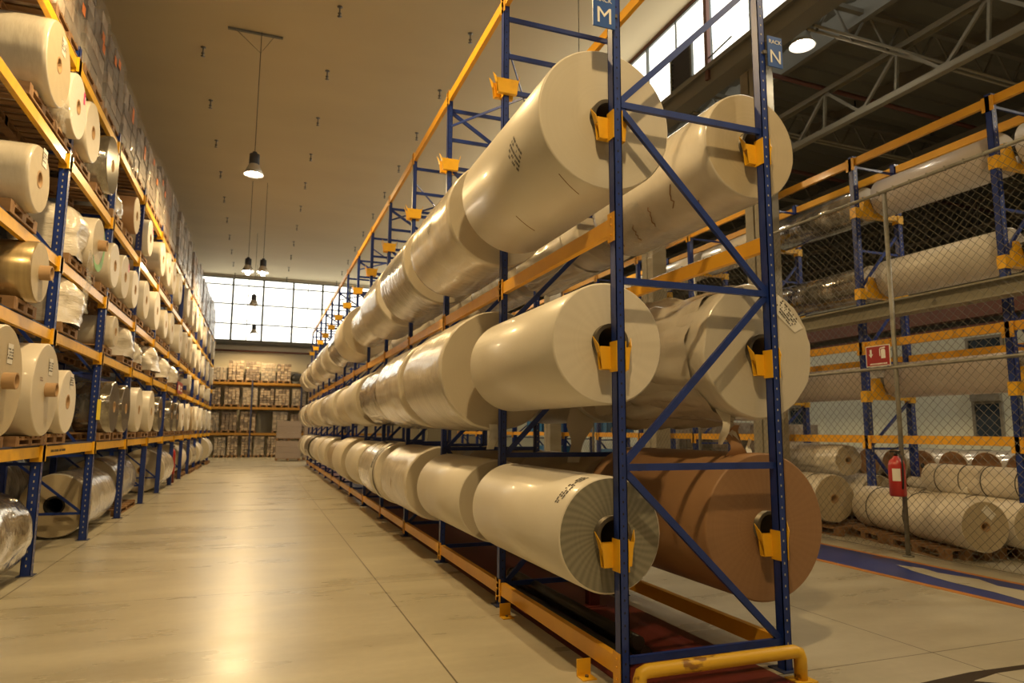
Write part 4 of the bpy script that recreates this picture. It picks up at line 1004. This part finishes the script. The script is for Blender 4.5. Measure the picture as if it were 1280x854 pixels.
# ------------------------------------------------------------------ hall roof trusses
def truss(label, x, z0, z1, ya, yb, pitch, m='truss', ph=0, s=1):
    t = thing('roof_truss', label, 'truss', (x, ya, z0))
    for z, nm in ((z1, 'top_chord'), (z0, 'bottom_chord')):
        mb = MB()
        for q in (-1, 1): mb.box((x+q*.07*s-.006, ya, z-.05), (x+q*.07*s+.006, yb, z+.05)); mb.box((x+min(0, q*.07*s), ya, z+(.05 if nm == 'top_chord' else -.062)), (x+max(0, q*.07*s), yb, z+(.062 if nm == 'top_chord' else -.05)))
        mb.build(nm, m, t)
    web = MB(); y = ya+ph
    while y < yb-pitch:
        web.bar((x, y, z0), (x, y+pitch*.5, z1), .05*s, .06*s); web.bar((x, y+pitch*.5, z1), (x, y+pitch, z0), .05*s, .06*s); web.bar((x, y+pitch*.5, z1), (x, y+pitch*.55, z0), .05*s, .05*s)
        web.box((x-.02, y-.12, z0-.03), (x+.02, y+.12, z0+.11)); web.box((x-.02, y+pitch*.5-.12, z1-.11), (x+.02, y+pitch*.5+.12, z1+.03))
        y += pitch
    web.build('web', m, t)
    return t
truss('pale steel lattice truss high over the fenced rack', 11.0, 7.95, 8.80, Y0+.3, YB-.3, 1.75, ph=.35)
truss('darker second lattice truss beyond the first under the hall roof', 15.6, 7.9, 8.7, Y0+.3, YB-.3, 1.75, m='ledge', ph=.8)
truss('farthest dark lattice truss under the hall roof', 20.5, 7.9, 8.7, Y0+.3, YB-.3, 1.75, m='ledge', ph=.3)
for i, y in enumerate((1.5, 5.0, 8.5, 12.0, 15.5, 19.0, 24.0)):
    t = thing('cross_truss', 'dark cross truss under the hall roof, %s from the camera' % nth(i), 'truss', (XC+.4, y, 8.6), group='cross trusses under the hall roof')
    za = 9.38; zb = 9.12
    MB().box((XC+.1, y-.05, za-.30), (XE, y+.05, za-.22)).build('top_chord', 'ledge', t)
    MB().tube([(XC+.4, y, 8.62), (XE, y, 8.30)], .03, 6).tube([(XC+.4, y+.12, 8.62), (XE, y+.12, 8.30)], .03, 6).build('bottom_chord', 'truss', t)
    wb = MB(); x = XC+.5
    while x < XE-.9:
        wb.bar((x, y+.06, 8.55), (x+.42, y+.06, 9.2), .03, .04); wb.bar((x+.42, y+.06, 9.2), (x+.84, y+.06, 8.55), .03, .04); x += .84
    wb.build('web', 'ledge', t)
for i, y in enumerate((6.8, 10.6, 14.4)):
    t = thing('sprinkler_pipe', 'dark red sprinkler pipe crossing under the hall roof, %s from the camera' % nth(i), 'pipe', (XC+.3, y, 8.9), group='pipes crossing the hall roof')
    MB().tube([(XC+.3, y, 9.0), (XE, y, 8.5)], .05, 10).build('pipe', 'pipe_red', t)
    for x in (9.6, 11.9, 14.2): MB().tube([(x, y, 8.95-.04*(x-XC)), (x, y, 8.72-.04*(x-XC))], .018, 8).tube([(x, y, 8.72-.04*(x-XC)), (x, y, 8.64-.04*(x-XC))], .045, 8).build('sprinkler', 'black', t)
for i, x in enumerate((9.9, 12.9)):
    tag(MB().box((x-.06, Y0, 8.98), (x+.06, YB, 9.5)).build('roof_purlin', 'ledge'), 'long dark purlin under the hall roof, %s one' % ('nearer' if i == 0 else 'farther'), 'purlin', 'roof purlins')

# ------------------------------------------------------------------ rolls on pallets behind the fence
def strap(parent, r, z, name='strap', m='black'):
    MB().tube([((r+.004)*math.cos(2*PI*k/40), (r+.004)*math.sin(2*PI*k/40), z) for k in range(41)], .006, 5).build(name, m, parent, False)
def floor_roll(label, near, ang, r, L, zc, side='paper_matt', face='face_kraft', straps=(), core=.06, axis='Y', group='rolls on pallets behind the fence', lump=0, sd=1):
    t = make_roll(label, (near[0], near[1], zc), r, L, axis, side, face, core=core, stick=.003, core_mat='core_card', rz=-ang if axis == 'Y' else 0, seed=sd, group=group, lump=lump)
    for s_ in straps: strap(t, r, s_)
    return t
A = .30
a = floor_roll('white roll with brown end and two black straps lying nearest behind the fence', (8.50, 6.05), A, .315, 2.45, .455, 'paper_matt', 'face_tan', (1.15, 2.05), .05)
MB().add([(.03, -.27, -.003), (.15, -.15, -.003), (.08, -.08, -.003), (-.04, -.20, -.003)], [(0, 1, 2, 3), (3, 2, 1, 0)][1:]).build('label_sheet', 'label_white', a, False)
floor_roll('white strapped roll beside the nearest brown ended one', (9.20, 5.90), A, .30, 2.5, .44, 'paper_matt', 'face_tan', (1.0, 2.0), .05)
floor_roll('white roll third across behind the fence', (9.90, 5.75), A*.5, .30, 2.5, .44, 'paper_matt', 'face_tan', (1.0,), .05)
for k, (x, y, w_, l) in enumerate(((8.72, 6.9, .62, 1.2), (9.05, 8.05, .62, 1.0), (9.50, 6.75, .62, 1.2), (9.85, 7.9, .5, 1.0), (10.15, 6.7, .62, 1.2))):
    o = put_pallet('h', w_, l, .14, (x, y, 0), 'pallet under the strapped white rolls behind fence, %s' % nth(k), 'pallets behind the fence'); o.rotation_euler = (0, 0, -A)
floor_roll('thick white strapped roll on the second layer behind the fence', (9.55, 5.95), .1, .215, 1.75, .93, 'paper_matt', 'face_tan', (.25, .75, 1.1, 1.5), .04)
b_ = floor_roll('thin white roll with open hole lying on the strapped rolls behind the fence', (9.52, 6.92), A, .085, 1.35, .828, 'paper', 'face_tan', (), .04)
floor_roll('big pale roll with black strap, left behind the fence', (8.72, 8.62), .12, .38, 1.15, .55, 'wrap_smooth', 'face_tan', (.35, .8), .06, lump=.006, sd=9)
floor_roll('big pale wrapped roll further left behind the fence', (9.62, 11.2), .10, .40, 2.2, .55, 'wrap', 'face_tan', (.5, 1.2), .06, lump=.01, sd=12)
floor_roll('pale wrapped roll behind the big strapped one beyond the fence', (9.75, 8.7), .12, .38, 2.2, .53, 'wrap', 'face_tan', (), .06, lump=.01, sd=14)
floor_roll('shiny wrapped roll on the second layer left behind the fence', (9.35, 8.9), .15, .26, 2.4, 1.14, 'wrap', 'face_tan', (), .05, lump=.012, sd=17)
for k, (x, y) in enumerate(((8.95, 9.2), (9.72, 12.3), (9.9, 9.8))):
    put_pallet('h', .78, 1.6, .14, (x, y, 0), 'long wooden pallet further along behind the fence, %s' % nth(k), 'pallets behind the fence')
for k in range(9):
    floor_roll('white roll with brown end facing the fence, %s of the upper row' % nth(k), (10.35, 6.15+.52*k), 0, .245, 1.6, 1.13, 'paper', 'face_kraft', (), .03, 'X2', 'upper row of brown ended rolls') if False else None
for k in range(9):
    t = thing('paper_roll', 'white roll with brown end facing the fence, %s of the upper row' % nth(k), 'roll', (10.30, 5.65+.53*k, 1.075), (0, PI/2, 0), 'upper row of brown ended rolls')
    roll_body(.25, 1.6, 'paper', 'face_kraft', .04).build('winding', ['wrap_smooth', 'face_kraft'], t, False)
    t = thing('paper_roll', 'white roll in the lower row under the brown ended rolls, %s' % nth(k), 'roll', (10.45, 5.65+.53*k, .40), (0, PI/2, 0), 'lower row of brown ended rolls')
    roll_body(.26, 1.5, 'paper', 'face_kraft', .04).build('winding', ['paper', 'face_kraft'], t, False)
    put_pallet('h', 1.5, .5, .14, (11.2, 5.65+.53*k, 0), 'wooden pallet under %s of the lower hidden rolls' % nth(k), 'pallets behind the fence')
    put_pallet('h', 1.5, .5, .16, (11.2, 5.65+.53*k, .66), 'wooden pallet between the two layers of rolls, %s' % nth(k), 'pallets behind the fence')
# cartons and crates further down the fenced hall
for k, (x, y, w_, l, h, m) in enumerate(((12.6, 14.0, 1.2, 1.2, 1.2, 'carton_pale'), (12.6, 15.6, 1.2, 1.2, 1.25, 'carton_pale'), (12.6, 17.2, 1.2, 1.2, 1.2, 'carton_pale'), (12.8, 19.5, 1.2, 1.2, 1.3, 'carton_pale'))):
    crate_load('pale wrapped carton stack far behind the fence, %s' % nth(k), (x, y, .0), w_, l, h+.6, k+90, m, 'carton stacks behind the fence', nx=3, ny=3, rows=5, cat='carton stack', name='carton_stack')
for k, (y, z, m, h) in enumerate(((17.9, 1.57, 'machine_blue', .75), (20.2, 1.57, 'machine_blue', .8), (22.6, 1.57, 'machine_blue', .7), (16.9, .05, 'machine_blue', 1.0), (19.2, .05, 'machine_yellow', .8), (21.6, .05, 'machine_blue', 1.0), (24, .05, 'machine_blue', .9))):
    t = thing('plastic_crate', '%s plastic crate far behind fence, %s level, %s from camera' % ('yellow' if 'yellow' in m else 'blue', 'upper' if z > 1 else 'floor', nth(k if z > 1 else k-3)), 'crate', (9.68, y, z), group='crates far behind the fence')
    f = MB(); f.box((-.4, -.7, 0), (.4, .7, .04)); 
    for q in (-1, 1):
        f.box((q*.4-.02, -.7, 0), (q*.4+.02, .7, h)); f.box((-.4, q*.7-.02, 0), (.4, q*.7+.02, h))
        for u in range(6): f.box((q*.4-.04, -.7+u*.27, 0), (q*.4+.04, -.66+u*.27, h))
    f.build('box', m, t, False); MB().box((-.43, -.73, h), (.43, .73, h+.05)).build('lid', m, t, False)
